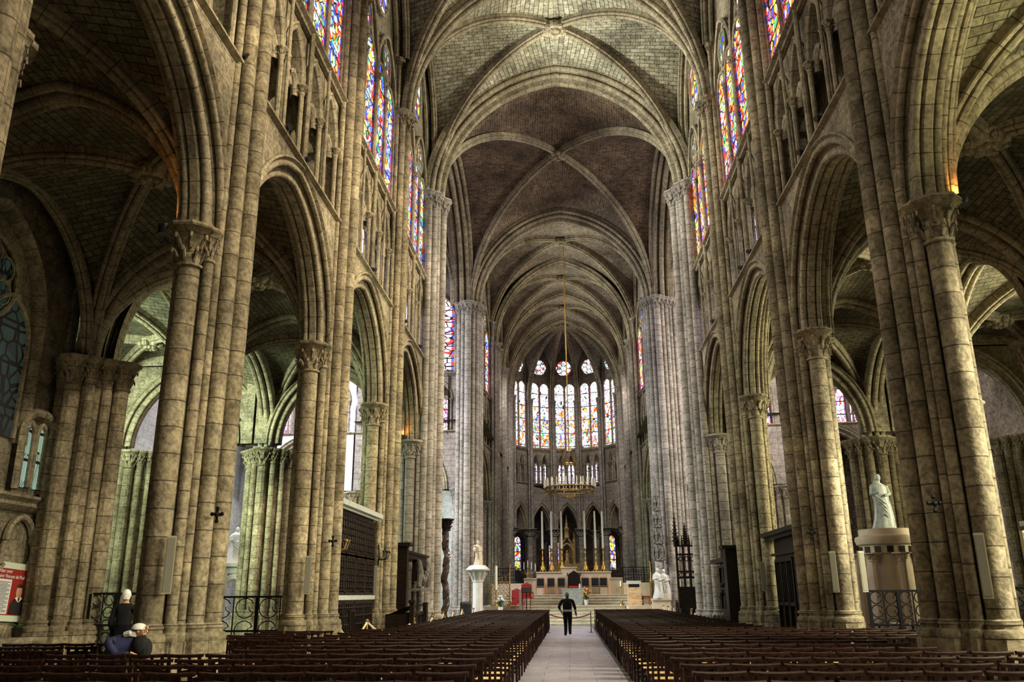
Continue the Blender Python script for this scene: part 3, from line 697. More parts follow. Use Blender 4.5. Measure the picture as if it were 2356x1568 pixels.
# crossing
vault(-A0-.4, A0+.4, YP[4]+.4, YX-.4, ZS, ZT, ZB+.1, ZT, 'web_brown', wide0=False)
for s in (-1, 1):
    transverse(s*(A0+.75), (YX-YP[4])/2-1.1, (YX+YP[4])/2, ZS, ZT-.62, prof=PROF_X, along='y')
    # transept arm: vault, end wall, east wall bay, west wall bay
    vault(min(s*6.6, s*13.4), max(s*6.6, s*13.4), YP[4]+.4, YX-.4, ZS, ZT, ZB, ZW, 'web_brown')
    vault(min(s*13.4, s*20.4), max(s*13.4, s*20.4), YP[4]+.4, YX-.4, ZS, ZT, ZB, ZW, 'web_brown')
    for k, a in enumerate((6.6, 13.0)):
        tm = 'white_wall' if (s < 0) else 'wall'
        bay(Frame((s*a, YX, 0), (s, 0, 0), (0, 1, 0)), 6.3, 'wall_transept_'+side_word[s], mat=tm if k else 'wall_grey', glass='glass_transept', nwin=2, trif=3, trif_glass='glass_transept', wd=.2, marg=1.0)
        bay(Frame((s*a, YP[4], 0), (s, 0, 0), (0, -1, 0)), 6.3, 'wall_transept_'+side_word[s], mat='wall', glass='glass_transept', nwin=2, trif=3, wd=.2, marg=1.0)
    g = G(); g.box(min(s*20.4, s*20.7), max(s*20.4, s*20.7), YP[4]-8, YX+8, 0, 26.5)
    o = g.build('wall_end_'+side_word[s], 'white_wall' if s < 0 else 'wall'); o['kind'] = 'structure'
# choir
YC = [YX, 58, 65, 72]; AC = [5.5, 4.75, 4.75, 4.75]
for i in range(3):
    for s in (-1, 1):
        p = V3((s*AC[i], YC[i], 0)); q = V3((s*AC[i+1], YC[i+1], 0)); A = (q-p); L = A.length; A.normalize(); Nn = V3((A.y*s, -A.x*s, 0))
        if Nn.x*s < 0: Nn = -Nn
        bay(Frame(p, A, Nn), L, 'wall_choir_'+side_word[s], glass='glass_n' if s < 0 else 'glass_s', mat='wall_grey', nwin=4, simple=i > 0, trif_glass=None, marg=.85, wd=.4)
    a0 = (AC[i]+AC[i+1])/2+.35
    vault(-a0, a0, YC[i]+(.3 if i == 0 else 0), YC[i+1], ZS, ZT, ZB-.1, ZW, 'web_choir', spring_wall=21.0, n=14)
    if i < 2: transverse(0, AC[i+1]-.1, YC[i+1], ZS, ZT-.4)
transverse(0, 4.65, 72, ZS, ZT-.4)
# apse of seven sides
AY, AR = 72.2, 5.35
verts = [(AR*cos(radians(180-180*k/7)), AY+AR*sin(radians(180-180*k/7))) for k in range(8)]
for k in range(7):
    p = V3((*verts[k], 0)); q = V3((*verts[k+1], 0)); A = q-p; L = A.length; A.normalize(); Nn = V3((-A.y, A.x, 0))
    if (p+q-2*V3((0, AY, 0))).dot(Nn) < 0: Nn = -Nn
    bay(Frame(p, A, Nn), L, 'wall_apse', glass='glass_apse', mat='wall_grey', nwin=2, trif=2, trif_glass='glass_clear' if k in (2, 3, 4) else None, marg=.33, z_imp=7.3, rise=2.0, z1=11.25, z2=14.4, wd=.15, depth=.7, spring_w=21.6, apex_w=23.9, simple=True, deep_arch=False, lancet_spring=20.3)
for k in range(8):
    if k in (0, 7): continue
    a = radians(180-180*k/7); ca, sa = cos(a), sin(a)
    root = empty('apse_pier', (AR*ca, AY+AR*sa, 2.4)); tag(root, 'slender grey apse column with vault shafts, number %s from the left' % ['', 'first', 'second', 'third', 'fourth', 'fifth', 'sixth'][k], 'column')
    g = G(); R0 = -.02
    for dr, dt, r in ((-.3, 0, .11), (-.2, -.2, .08), (-.2, .2, .08)):
        x = ca*dr-sa*dt; y = sa*dr+ca*dt; g.shaft(x, y, r, 7.3-2.4, ZS-2.4-.5, 8); capital(g, x, y, ZS-2.4, r, .5, .1, 6)
    g.build('shaft', 'pier_grey', root)
    g = G(); g.shaft(ca*.1, sa*.1, .27, .3, 4.3, 14); g.build('column', 'pier_grey', root)
    g = G(); capital(g, ca*.1, sa*.1, 4.95, .3, .65, .16, 10); g.build('capital', 'pier_grey', root)
    g = G(); g.lathe((ca*.1, sa*.1, 0), [(.5, 0), (.5, .15), (.42, .18), (.45, .24), (.34, .32)], 12); g.build('base', 'pier_grey', root)
# apse vault: ribs meet at one boss
root = empty('ceiling_apse', (0, AY, ZS)); root['kind'] = 'structure'
Bz = ZB-.3-ZS; curves = []
for k in range(8):
    a = radians(180-180*k/7); c0 = V3(((AR+.1)*cos(a), (AR+.1)*sin(a), 0)); curves.append(half_curve(c0, (0, .6, Bz), 0))
    if 0 <= k <= 7:
        q = G(); c1 = V3(((AR-.3)*cos(a), (AR-.3)*sin(a), 0)); rib(q, half_curve(c1, (0, .6, Bz-.3), 0, 14), PROF_R); q.build('vault_rib', 'mould', root)
g = G()
for k in range(7):
    p, q = curves[k][0], curves[k+1][0]; m = (p+q)/2
    for e, cv in ((p, curves[k]), (q, curves[k+1])):
        W0 = [e]+half_curve(V3((e.x, e.y, 21.6-ZS)), V3((m.x, m.y, 24.35-ZS)), 0)
        web_patch(g, W0+[V3((0, .6, Bz))], cv)
g.build('web', 'web_choir', root)
q = G(); boss(q, (0, .6, Bz)); q.build('boss', 'mould', root)

# ------------------------------------------------------------------ aisles
ZAI = 7.8
for s in (-1, 1):
    xs = sorted((s*6.5, s*12.6))
    for i in range(-1, 4):
        y0 = YP[i] if i >= 0 else -.3; y1 = YP[i+1]
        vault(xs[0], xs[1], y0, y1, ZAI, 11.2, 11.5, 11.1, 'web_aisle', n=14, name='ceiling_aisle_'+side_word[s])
    for i in range(0, 5):
        transverse(s*9.6, 2.75, YP[i], ZAI, 11.0)
    xs = sorted((s*12.6, s*20.4))
    for i in (2, 3):
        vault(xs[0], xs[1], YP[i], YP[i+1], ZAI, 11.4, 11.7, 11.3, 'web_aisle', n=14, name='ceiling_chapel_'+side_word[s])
    for i in (2, 3):   # arches between aisle and outer aisle
        transverse(s*12.45, 2.7, (YP[i]+YP[i+1])/2, ZAI-.2, 11.0, along='y')
    # outer wall of the first aisle bays
    g = G(); g.box(min(s*13, s*13.4), max(s*13, s*13.4), -.5, 20.4, 0, 12); o = g.build('wall_aisle_'+side_word[s], 'wall'); o['kind'] = 'structure'
    g = G(); g.box(min(s*20.4, s*12.9), max(s*20.4, s*12.9), 20.2, 20.5, 0, 12); o = g.build('wall_chapel_'+side_word[s], 'wall'); o['kind'] = 'structure'
    g = G(); g.box(min(s*6.5, s*20.7), max(s*6.5, s*20.7), 54.5, 54.8, 0, 12.5); o = g.build('wall_transept_chapel_'+side_word[s], 'white_wall' if s < 0 else 'wall'); o['kind'] = 'structure'
    # choir aisle outer walls
    g = G(); g.box(min(s*11, s*11.3), max(s*11, s*11.3), YX+1.5, 75, 0, 12); o = g.build('wall_choir_aisle_'+side_word[s], 'wall_grey'); o['kind'] = 'structure'
# aisle windows
def simple_window(fr, L, z0, zs, rise, glass, nl=2, rosette=True, mm='mould'):
    WIN[0] += 1; wn = empty('window_%d' % WIN[0], fr(L/2, 0, z0)); wn['kind'] = 'structure'; F = Frame(fr.O-wn.location, fr.A, fr.N)
    c = L/2; ws = L/2; g = G(); arch_sweep(g, F, .05, c, ws, zs, rise, [(.3, -.05), (.2, -.15), (.1, -.1), (0, .1), (0, .2)], 10, leg=zs-z0)
    lw = L/nl; top = zs-(.5 if rosette else -.1*rise)
    panes = []
    for k in range(nl):
        cc = lw*(k+.5); a = parch(cc, lw/2-.06, top, lw*.6, 6, 0, leg=top-z0-.1); panes.append((a, cc, lw/2-.06))
        g.tube([F(t, .1, z) for t, z in a], .06, 6)
    discs = []
    if rosette:
        R = L*.27; cz = zs+rise*.33
        g.tube([F(c+R*cos(a), .1, cz+R*sin(a)) for a in [2*pi*i/20 for i in range(20)]], .07, 6, closed=True)
        for i in range(6):
            a = pi/6+i*pi/3; discs.append((c+R*.6*cos(a), cz+R*.6*sin(a), R*.3))
            g.tube([F(c+R*.6*cos(a)+R*.3*cos(b), .1, cz+R*.6*sin(a)+R*.3*sin(b)) for b in [2*pi*j/10 for j in range(10)]], .03, 5, closed=True)
    g.build('window_frame', mm, wn)
    for a, cc, h in panes: q = G(); glass_piece(q, F, .14, a, cc, h); q.build('glass', glass, wn)
    if discs:
        q = G()
        for x, z, r in discs: glass_piece(q, F, .14, [(x+r*cos(b), z+r*sin(b)) for b in [2*pi*j/10 for j in range(10)]], x, r)
        q.build('tracery_glass', glass, wn)
    return wn
M['glass_dim'] = stained('dim_leaded_glass', [(0, (.25, .5, .35)), (.5, (.3, .6, .5)), (.8, (.2, .3, .3))], .05, (2, 2.4), bar=.5, border=None)
M['glass_south'] = stained('bright_south_glass', [(0, (1, .95, .6)), (.5, (.95, 1, .7)), (.8, (1, .8, .4))], 1.2, (2, 2.4), bar=.5, border=None)
M['slit_glow'] = stained('pale_green_slit_glow', [(0, (.55, .85, .62)), (.5, (.6, .9, .75)), (.8, (.4, .7, .5))], .55, (2, 1.6), bar=.35, lead=.03, border=None)
simple_window(Frame((-12.82, 19.0, 0), (0, 1, 0), (-1, 0, 0)), .95, 4.15, 5.5, .35, 'slit_glow', nl=2, rosette=False)  # glowing panes added in place of the green-lit gap beside the pier
for y in (8.5, 15.3): simple_window(Frame((-12.82, y-.2, 0), (0, 1, 0), (-1, 0, 0)), 3.6, 5.2, 8.0, 2.4, 'glass_dim')
for y in (2, 8.5, 15.3): simple_window(Frame((12.82, y-.2, 0), (0, 1, 0), (1, 0, 0)), 3.6, 4.2, 7.8, 2.4, 'glass_south')
# ambulatory: curved outer wall with tall windows
g = G(); R = 12.2
pts = [(R*cos(radians(a)), 72+R*sin(radians(a))) for a in range(180, -1, -12)]
rows = [[(x, y, z) for x, y in pts] for z in (0, 12)]; u = [0]
for a, b in zip(pts, pts[1:]): u.append(u[-1]+math.dist(a, b))
g.grid(rows, u, [0, 12]); o = g.build('wall_ambulatory', 'wall_grey'); o['kind'] = 'structure'
g = G(); g.poly([(-13, 50, 12), (-4.9, 50, 12), (-4.9, 72, 12), (-13, 85, 12)]); g.poly([(13, 50, 12), (4.9, 50, 12), (4.9, 72, 12), (13, 85, 12)]); g.poly([(-13, 85, 12), (13, 85, 12), (4.5, 76.5, 11.2), (-4.5, 76.5, 11.2)])
o = g.build('ceiling_ambulatory', 'web_aisle'); o['kind'] = 'structure'
def amb_window(u_, z0, z1, wdt, Y=81.5, glass='glass_amb'):
    x = u_; simple_window(Frame((x-wdt/2, Y, 0), (1, 0, 0), (0, 1, 0)), wdt, z0, z1, wdt*.7, glass, nl=1, rosette=False)
for x, z0, z1, wdt in ((-4.85, 3.85, 6.5, .85), (-1.78, 3.7, 6.0, .34), (-.95, 4.1, 6.3, .3), (.55, 4.2, 6.6, .42), (1.05, 4.1, 6.3, .25), (4.1, 3.8, 6.5, .85)): amb_window(x, z0, z1, wdt)
# chapel pillars between the ambulatory windows
for x in (-3.3, 2.6):
    root = empty('ambulatory_column', (x, 79.5, 2.4)); tag(root, 'grey ambulatory column behind the high altar, %s one' % ('left' if x < 0 else 'right'), 'column')
    g = G(); g.shaft(0, 0, .35, .3, 4.2, 14); g.build('shaft', 'pier_grey', root)
    g = G(); capital(g, 0, 0, 4.9, .35, .7, .16, 10); g.build('capital', 'pier_grey', root)
# floors
def floor_rect(name, x0, x1, y0, y1, z, mat, t=.1):
    g = G(); g.box(x0, x1, y0, y1, z-t, z); o = g.build(name, mat); o['kind'] = 'structure'; return o
floor_rect('floor', -21, 21, -2, 52, 0, 'floor_dark')
floor_rect('floor_central_aisle', -1.24, 1.18, 0, 48.8, .012, 'floor', .01)
floor_rect('floor_choir', -12.2, 12.2, 57.5, 85, 2.4, 'floor_dark', 2.4)


# ------------------------------------------------------------------ straw-seated chairs
def chair_geo():
    """returns dict part -> G for a chair facing +y (people look towards the altar); origin on the floor under the seat"""
    P = {}
    g = G(); z = .44
    g.box(-.2, .2, -.19, .2, z-.03, z+.012)
    for q in range(4): g.grid([[(-.19+.38*i/6, -.18+q*.09+.0225*j, z+.012+.012*sin(pi*j/4)) for j in range(5)] for i in range(7)], None)
    P['seat'] = ('rush', g)
    g = G()
    for x in (-.205, .205): g.beam((x, -.2, z-.005), (x, .2, z-.005), .028, .045)
    for y in (-.2, .205): g.beam((-.2, y, z-.005), (.2, y, z-.005), .03, .045)
    P['seat_frame'] = ('chair', g)
    for k, (x, y) in enumerate(((-.205, .2), (.205, .2))):
        g = G(); g.beam((x, y, 0), (x, y, z+.01), .036); P['leg.%d' % k] = ('chair', g)
    for k, x in enumerate((-.215, .215)):
        g = G(); pts = [(x, -.235, 0), (x, -.2, .44), (x, -.225, .7), (x, -.265, .93)]
        for a, b in zip(pts, pts[1:]): g.beam(a, b, .034, .04)
        P['leg.%d' % (k+2)] = ('chair', g)
    g = G()   # broad top rail, slightly dished
    rows = []
    for i in range(9):
        t = -1+i/4; x = t*.265; y = -.272-.018*(1-t*t); dz = .010*t*t
        rows.append([(x, y-.028, .915+dz), (x, y-.034, .945+dz), (x, y-.022, .958+dz), (x, y+.022, .958+dz), (x, y+.034, .945+dz), (x, y+.028, .915+dz)])
    ix = g.grid(rows, closed=True); g.face(ix[0][::-1]); g.face(ix[-1]); P['top_rail'] = ('chair', g)
    g = G()
    for zz, y in ((.80, -.243),):
        rows = []
        for i in range(9):
            t = -1+i/4; x = t*.21; h = .022+.02*(1-t*t); yy = y-.012*(1-t*t)
            rows.append([(x, yy-.009, zz-.022), (x, yy-.009, zz+h), (x, yy+.009, zz+h), (x, yy+.009, zz-.022)])
        g.grid(rows, closed=True)
    g.beam((-.21, -.212, .60), (.21, -.212, .60), .018, .035)
    P['back_slat'] = ('chair', g)
    for k, x in enumerate((-.075, .075)):
        g = G(); g.beam((x, -.215, .60), (x, -.262, .92), .04, .014); P['back_upright.%d' % k] = ('chair', g)
    g = G()
    for x in (-.205, .205):
        for zz in (.14, .27): g.beam((x, -.215, zz), (x, .2, zz), .02)
    for zz in (.2, .3): g.beam((-.2, .2, zz), (.2, .2, zz), .02)
    g.beam((-.2, -.21, .25), (.2, -.21, .25), .02)
    P['stretcher'] = ('chair', g)
    return P
CP = chair_geo()
cg = G()
cmats = ['rush', 'chair']
def merge(dst, src, mi, off=(0, 0, 0), rz=0):
    b = len(dst.v); c, s_ = cos(rz), sin(rz)
    dst.v += [(x*c-y*s_+off[0], x*s_+y*c+off[1], z+off[2]) for x, y, z in src.v]
    dst.f += [tuple(i+b for i in f) for f in src.f]; dst.uv += src.uv; dst.mi += [mi]*len(src.f)
proto = empty('church_chair')
for k, (mt, g) in CP.items(): g.build(k.split('.')[0], mt, proto)
whole = G()
for k, (mt, g) in CP.items(): merge(whole, g, cmats.index(mt))
wproto = whole.build('church_chair', cmats); WM = wproto.data
bpy.data.objects.remove(wproto)
kids(proto)
PIT = .56
rows = []; y = 8.0
while y < 45.6:
    rows.append(y); y += .95
spots = []
for ri, y in enumerate(rows):
    for s in (-1, 1):
        x0 = -1.0-PIT/2+.02 if s < 0 else 1.24+PIT/2-.02
        if y < 12.0: n = 11 if s < 0 else 12
        elif y < 21: n = 7
        else: n = 6
        for k in range(n):
            spots.append((x0+s*PIT*k+random.uniform(-.012, .012), y+.27+random.uniform(-.02, .02), random.uniform(-.04, .04), s, ri, k))
    # seats standing between the piers, outside the main blocks
    if 15.4 < y < 19.4:
        for k in range(3): spots.append((5.5+PIT*k, y+.27, random.uniform(-.05, .05), 1, ri, 20+k))
        for k in range(3): spots.append((-5.5-PIT*k, y+.27, random.uniform(-.05, .05), -1, ri, 20+k))
    if 12.0 < y < 15.4:
        for k in range(4): spots.append((-7.75-PIT*k, y+.27, random.uniform(-.05, .05), -1, ri, 20+k))
spots.sort(key=lambda p: p[1])
ordn = ['first', 'second', 'third', 'fourth', 'fifth', 'sixth', 'seventh', 'eighth', 'ninth', 'tenth', 'eleventh', 'twelfth', 'thirteenth', 'fourteenth', 'fifteenth', 'sixteenth', 'seventeenth', 'eighteenth', 'nineteenth', 'twentieth']
tail = G(); first = True
for n_, (x, y, rz, s, ri, k) in enumerate(spots):
    rw = ordn[ri] if ri < 20 else 'far'
    if n_ >= 290 or y > 34:
        merge(tail, whole, 0, (x, y, 0), rz); m_ = len(whole.f); tail.mi[-m_:] = whole.mi; continue
    if n_ < 130:
        o = proto if first else copy_tree(proto); first = False
    else:
        o = bpy.data.objects.new('church_chair', WM); C.objects.link(o)
    o.location = (x, y, 0); o.rotation_euler = (0, 0, rz)
    if k >= 20: lab = 'dark rush-seated chair at the %s piers, %s row, %s from the nave' % (side_word[s], rw, ordn[k-20])
    else: lab = 'dark rush-seated chair %s of the aisle, %s row, %s from the aisle' % (side_word[s], rw, ordn[k])
    tag(o, lab, 'chair', 'rows of rush-seated chairs filling the nave')
tag(tail.build('church_chairs', cmats), 'remaining rows of dark rush-seated chairs stretching towards the altar steps', 'chairs', 'rows of rush-seated chairs filling the nave', 'stuff')

# ------------------------------------------------------------------ altar steps and platforms
def block_struct(name, boxes, mat='steps'):
    g = G()
    for b in boxes: g.box(*b)
    o = g.build(name, mat); o['kind'] = 'structure'; return o
st = []
for k in range(6):
    st.append((-3.6 if k > 1 else -4.6, 3.2, 48.84+k*.38, 51.2, .18*k, .18*(k+1)-.05)); st.append((-3.6 if k > 1 else -4.6, 3.2, 48.78+k*.38, 51.2, .18*(k+1)-.05, .18*(k+1)))
block_struct('stair_sanctuary', st)
block_struct('floor_sanctuary', [(-5.2, 5.2, 51.0, 60, 0, 1.08)])
block_struct('stair_upper', [(-4.0, 4.2, 54.05+k*.42, 60, 1.08+.155*k, 1.03+.155*(k+1)) for k in range(4)]+[(-4.0, 4.2, 53.99+k*.42, 60, 1.03+.155*(k+1), 1.08+.155*(k+1)) for k in range(4)]+[(-5, 5, 57.6, 60, 1.08, 2.4)])
block_struct('trim_platform_right', [(3.25, 5.6, 48.6, 51.3, 0, 1.08)], 'cream')
block_struct('trim_platform_left', [(-5.2, -3.0, 50.2, 51.3, 0, .75), (-2.0-1.1, -2.1, 49.6, 51, 0, .45)], 'marble')
# long cream retable wall with stepped top
g = G(); Yw = 57.0
xs = [(-2.95, -2.12, 2.66), (-2.12, -.5, 3.06), (-.5, .5, 3.36), (.5, 2.75, 3.06), (2.75, 3.5, 2.66)]
for a, b, z in xs: g.box(a, b, Yw, Yw+.55, 1.7, z)
root = empty('retable_wall', (0, 0, 0)); tag(root, 'long cream stone wall with stepped top behind the altar and the row of chairs', 'retable')
g.build('wall_block', 'cream', root)
g = G()
for a, b, z in xs: g.box(a-.05, b+.05, Yw-.07, Yw+.6, z, z+.07)
g.build('coping', 'cream', root)
# main altar
root = empty('altar', (.22, 52.6, 1.08)); tag(root, 'plain grey marble altar with sloping sides, the walking person in front of it', 'altar')
g = G(); w0, w1 = .52, .68
p = [(-w0, -.4, 0), (w0, -.4, 0), (w0, .4, 0), (-w0, .4, 0), (-w1, -.45, .9), (w1, -.45, .9), (w1, .45, .9), (-w1, .45, .9)]
i = [g.vert(q) for q in p]
for f in ((0, 1, 5, 4), (1, 2, 6, 5), (2, 3, 7, 6), (3, 0, 4, 7)): g.face([i[k] for k in f])
g.build('altar_block', 'marble_grey', root); g = G(); g.box(-.72, .72, -.48, .48, .9, .96); g.build('table_top', 'marble_grey', root)
def vessel(x, y, z, name, lab, cat, prof, mat, group=None, n=10):
    g = G(); g.lathe((0, 0, 0), prof, n); o = g.build(name, mat); o.location = (x, y, z); return tag(o, lab, cat, group)
vessel(.64, 52.6, 2.04, 'candle', 'short thick candle standing on the right end of the altar', 'candle', [(.05, 0), (.05, .26), (.01, .27), (.008, .3)], 'wax')
vessel(.72, 52.7, 2.04, 'candle', 'second short candle at the far right edge of the altar top', 'candle', [(.045, 0), (.045, .2), (.01, .21), (.008, .24)], 'wax')
# six tall altar candles on gilt candlesticks
def big_candle(x, h, idx):
    root = empty('altar_candlestick', (x, Yw+.28, 3.13)); tag(root, 'gilded tripod candlestick on the retable wall, %s from the left' % ordn[idx], 'candlestick', 'six tall candlesticks on the retable wall')
    g = G(); g.lathe((0, 0, 0), [(.17, .12), (.15, .16), (.13, .3), (.09, .42), (.1, .5), (.06, .56), (.05, .7), (.07, .78), (.045, .84), (.04, 1.1), (.06, 1.2), (.04, 1.25), (.05, 1.38), (.09, 1.42)], 12)
    for k in range(3):
        a = 2*pi*k/3+pi/6; ca, sa = cos(a), sin(a)
        g.tube([(ca*.1, sa*.1, .42), (ca*.15, sa*.15, .26), (ca*.16, sa*.16, .12), (ca*.22, sa*.22, .03), (ca*.27, sa*.27, .035)], [.03, .045, .04, .035, .03], 6)
        g.ball((ca*.16, sa*.16, .3), .05, 6, 4); g.ball((ca*.09, sa*.09, .62), .035, 6, 4)
    g.build('stand', 'gold', root)
    g = G(); g.lathe((0, 0, 0), [(.03, 1.41), (.15, 1.45), (.15, 1.48), (.05, 1.48)], 14); g.build('drip_pan', 'gold_dull', root)
    g = G(); g.lathe((0, 0, 0), [(.075, 1.47), (.06, h-.2), (.05, h), (.008, h+.02), (.006, h+.06)], 12); c = g.build('candle', 'wax', root); c['label'] = 'very tall white candle'
for i, (x, h) in enumerate(((-1.70, 3.93), (-1.09, 3.92), (-.42, 3.91), (1.12, 3.9), (1.81, 3.89), (2.3, 3.88))): big_candle(x, h, i)
# reliquary / tabernacle behind
root = empty('gilded_reliquary', (-.08, 60.5, 2.4)); tag(root, 'gilded gothic reliquary shrine with spires on the high altar between the candles', 'shrine')
g = G(); g.box(-.9, .9, -.3, .4, 0, 1.35); g.build('base', 'gold_dull', root)
g = G(); arch_sweep(g, Frame((-.5, -.25, 0), (1, 0, 0), (0, 1, 0)), 0, .5, .33, 2.1, .5, [(.16, -.08), (.06, -.1), (0, 0), (.06, .1), (.16, .08)], 8, leg=.7)
for x in (-.5, .5): g.box(x-.07, x+.07, -.32, -.15, 1.35, 2.9); g.lathe((x, -.24, 2.9), [(.1, 0), (.03, .35), (.05, .4), (.005, .6)], 6)
g.beam((-.55, -.25, 2.3), (0, -.25, 3.2), .1); g.beam((.55, -.25, 2.3), (0, -.25, 3.2), .1)
for k in range(6): f = (k+.5)/6; g.ball((-.55+.55*f, -.25, 2.36+.9*f), .06, 6, 4); g.ball((.55-.55*f, -.25, 2.36+.9*f), .06, 6, 4)
g.lathe((0, -.2, 3.1), [(.2, 0), (.16, .5), (.2, .6), (.08, .8), (.1, .9), (.02, 1.4), (.03, 1.45), (.005, 1.6)], 8)
g.build('canopy', 'gold_dull', root)
g = G(); g.lathe((0, -.1, 1.35), [(.2, 0), (.22, .1), (.13, .3), (.16, .55), (.1, .75)], 10); g.ball((0, -.1, 2.18), .09); g.build('figure', 'gold_dull', root)
for i, (x, h) in enumerate(((-.75, 1.2), (.75, 1.2), (-.3, 1.5), (.3, 1.5), (.55, 1.4), (-.55, 1.4))):
    o = vessel(x-.08, 60.5, 3.76 if i < 2 else 3.76, 'candle', 'thin candle %s of the high altar centre, %s from it' % ('left' if x < 0 else 'right', {.75: 'farthest', .3: 'nearest', .55: 'second nearest'}[abs(x)]), 'candle', [(.05, 0), (.02, .1), (.02, .35), (.05, .4), (.025, .42), (.025, h), (.004, h+.05)], 'gold_dull', 'thin candles on the high altar')
# sanctuary chairs with dark leather seats
def sanct_chair():
    root = empty('sanctuary_chair')
    for x in (-.27, .27):
        g = G(); g.beam((x, -.22, 0), (x, -.25, .62), .05); g.build('leg', 'chair_mid', root)
        g = G(); g.beam((x, .2, 0), (x, .24, .98), .05); g.build('leg', 'chair_mid', root)
        g = G(); g.tube([(x, -.25, .62), (x, -.05, .66), (x, .2, .66)], .028, 6); g.build('armrest', 'chair_mid', root)
    g = G(); g.box(-.27, .27, -.25, .22, .4, .44); g.build('seat_rail', 'chair_mid', root)
    g = G(); g.box(-.24, .24, -.24, .2, .44, .5); g.build('seat', 'black', root)
    g = G(); g.box(-.23, .23, .19, .23, .52, 1.0); g.build('backrest', 'black', root)
    g = G(); g.tube([(-.27, .24, .95), (-.2, .25, 1.04), (.2, .25, 1.04), (.27, .24, .95)], .028, 6); g.build('top_rail', 'chair_mid', root)
    return root
sc = sanct_chair(); kids(sc)
for i, x in enumerate((-1.85, -1.17, -.5, 1.05, 1.68, 2.22)):
    o = sc if i == 0 else copy_tree(sc); o.location = (x, 56.3, 1.7)
    tag(o, 'wooden armchair with dark padded back against the cream retable, %s from the left' % ordn[i], 'armchair', 'row of armchairs before the retable wall')
root = empty('celebrant_chair', (.33, 56.4, 1.7)); tag(root, 'dark carved bishop\'s chair with a peaked back in the middle of the row', 'throne')
g = G(); g.box(-.38, .38, -.28, .25, .42, .52); g.build('seat', 'red', root)
g = G(); g.box(-.4, .4, .2, .27, .5, 1.15); g.poly([(-.45, .2, 1.15), (.45, .2, 1.15), (.3, .2, 1.3), (0, .2, 1.48), (-.3, .2, 1.3)]); g.poly([(-.45, .27, 1.15), (.45, .27, 1.15), (.3, .27, 1.3), (0, .27, 1.48), (-.3, .27, 1.3)])
for x in (-.42, .42): g.lathe((x, .23, 1.15), [(.05, 0), (.03, .08), (.05, .14), (.01, .2)], 8)
g.build('backrest', 'wood', root)
for x in (-.38, .38):
    g = G(); g.beam((x, -.26, 0), (x, -.26, .75), .06); g.beam((x, .22, 0), (x, .22, .75), .06); g.build('leg', 'wood', root)
    g = G(); g.beam((x, -.3, .77), (x, .25, .77), .07, .05); g.build('armrest', 'wood', root)
# ambo
root = empty('ambo', (3.72, 50.4, 1.08)); tag(root, 'ambo of reddish veined marble with a white sloping top right of the altar', 'ambo')
g = G(); g.box(-.38, .38, -.25, .3, 0, .98); g.build('body', 'vein', root)
g = G(); g.prism([(-.4, -.27), (.4, -.27), (.4, .3), (-.4, .3)], 1.16, 1.34); g.build('desk_top', 'marble', root)
g = G(); g.box(-.3, .3, -.2, .25, .98, 1.16); g.build('gap_shelf', 'black_marble', root)
# candlesticks around the sanctuary
def stand(x, y, z, h, lab, ch=.3, cw=.05):
    root = empty('candlestick', (x, y, z)); tag(root, lab, 'candlestick')
    g = G(); g.lathe((0, 0, 0), [(.16, 0), (.15, .05), (.06, .1), (.09, .2), (.04, .26), (.025, .3), (.025, h*.5), (.055, h*.54), (.025, h*.58), (.025, h-.1), (.06, h-.06), (.13, h)], 12); g.build('stem', 'brass', root)
    if ch: g = G(); g.lathe((0, 0, 0), [(cw, h), (cw, h+ch), (.008, h+ch+.01), (.006, h+ch+.04)], 10); g.build('candle', 'wax', root)
stand(3.02, 51.2, 1.08, 1.05, 'brass candlestick with a short candle just left of the marble ambo', .3)
stand(-3.45, 50.9, 1.08, 2.35, 'tall gilt processional candlestick by the left grille', 0)
stand(4.75, 50.9, 1.08, 2.45, 'tall gilt candlestick by the right grille beside the carved saints', 0)
stand(-4.25, 50.6, 1.08, .9, 'thick white paschal candle behind the column statue', 1.35, .09)
# gilt openwork grilles
def grille(x0, x1, y, z, lab):
    root = empty('gilt_grille', ((x0+x1)/2, y, z)); tag(root, lab, 'grille'); w_ = (x1-x0)/2
    g = G()
    for a, b in (((-w_, 0, .03), (w_, 0, .03)), ((-w_, 0, 1.35), (w_, 0, 1.35)), ((-w_, 0, 0), (-w_, 0, 1.45)), ((w_, 0, 0), (w_, 0, 1.45))): g.beam(a, b, .05)
    g.build('frame', 'gold', root)
    g = G(); nx = 5; nz = 5
    for i in range(nx):
        for j in range(nz):
            cx = -w_+(2*w_)*(i+.5)/nx; cz = .05+1.3*(j+.5)/nz; r = min(w_/nx, .65/nz)*.9
            g.tube([(cx+r*cos(a)*(.6+.4*cos(2*a)), 0, cz+r*sin(a)*(1.1+.2*cos(3*a))) for a in [2*pi*q/10 for q in range(10)]], .017, 5, closed=True)
            g.tube([(cx-r, 0, cz-r*1.1), (cx+.02, .02, cz), (cx+r, 0, cz+r*1.1)], .012, 5)
    g.build('scrollwork', 'gold_dull', root)
    g = G()
    for i in range(6):
        f = i/5; g.tube([(w_-f*2*w_*.9, 0, 1.37), (w_-f*2*w_*.9-.06, 0, 1.37+.5*(1-f)), (w_-f*2*w_*.9-.14, 0, 1.36+.36*(1-f))], .018, 5)
    g.build('crest', 'gold', root)
grille(-4.6, -3.5, 51.3, 1.08, 'gilt openwork grille beside the red armchair on the left')
grille(4.75, 6.0, 51.4, 1.08, 'gilt openwork grille in front of the carved saints on the right')
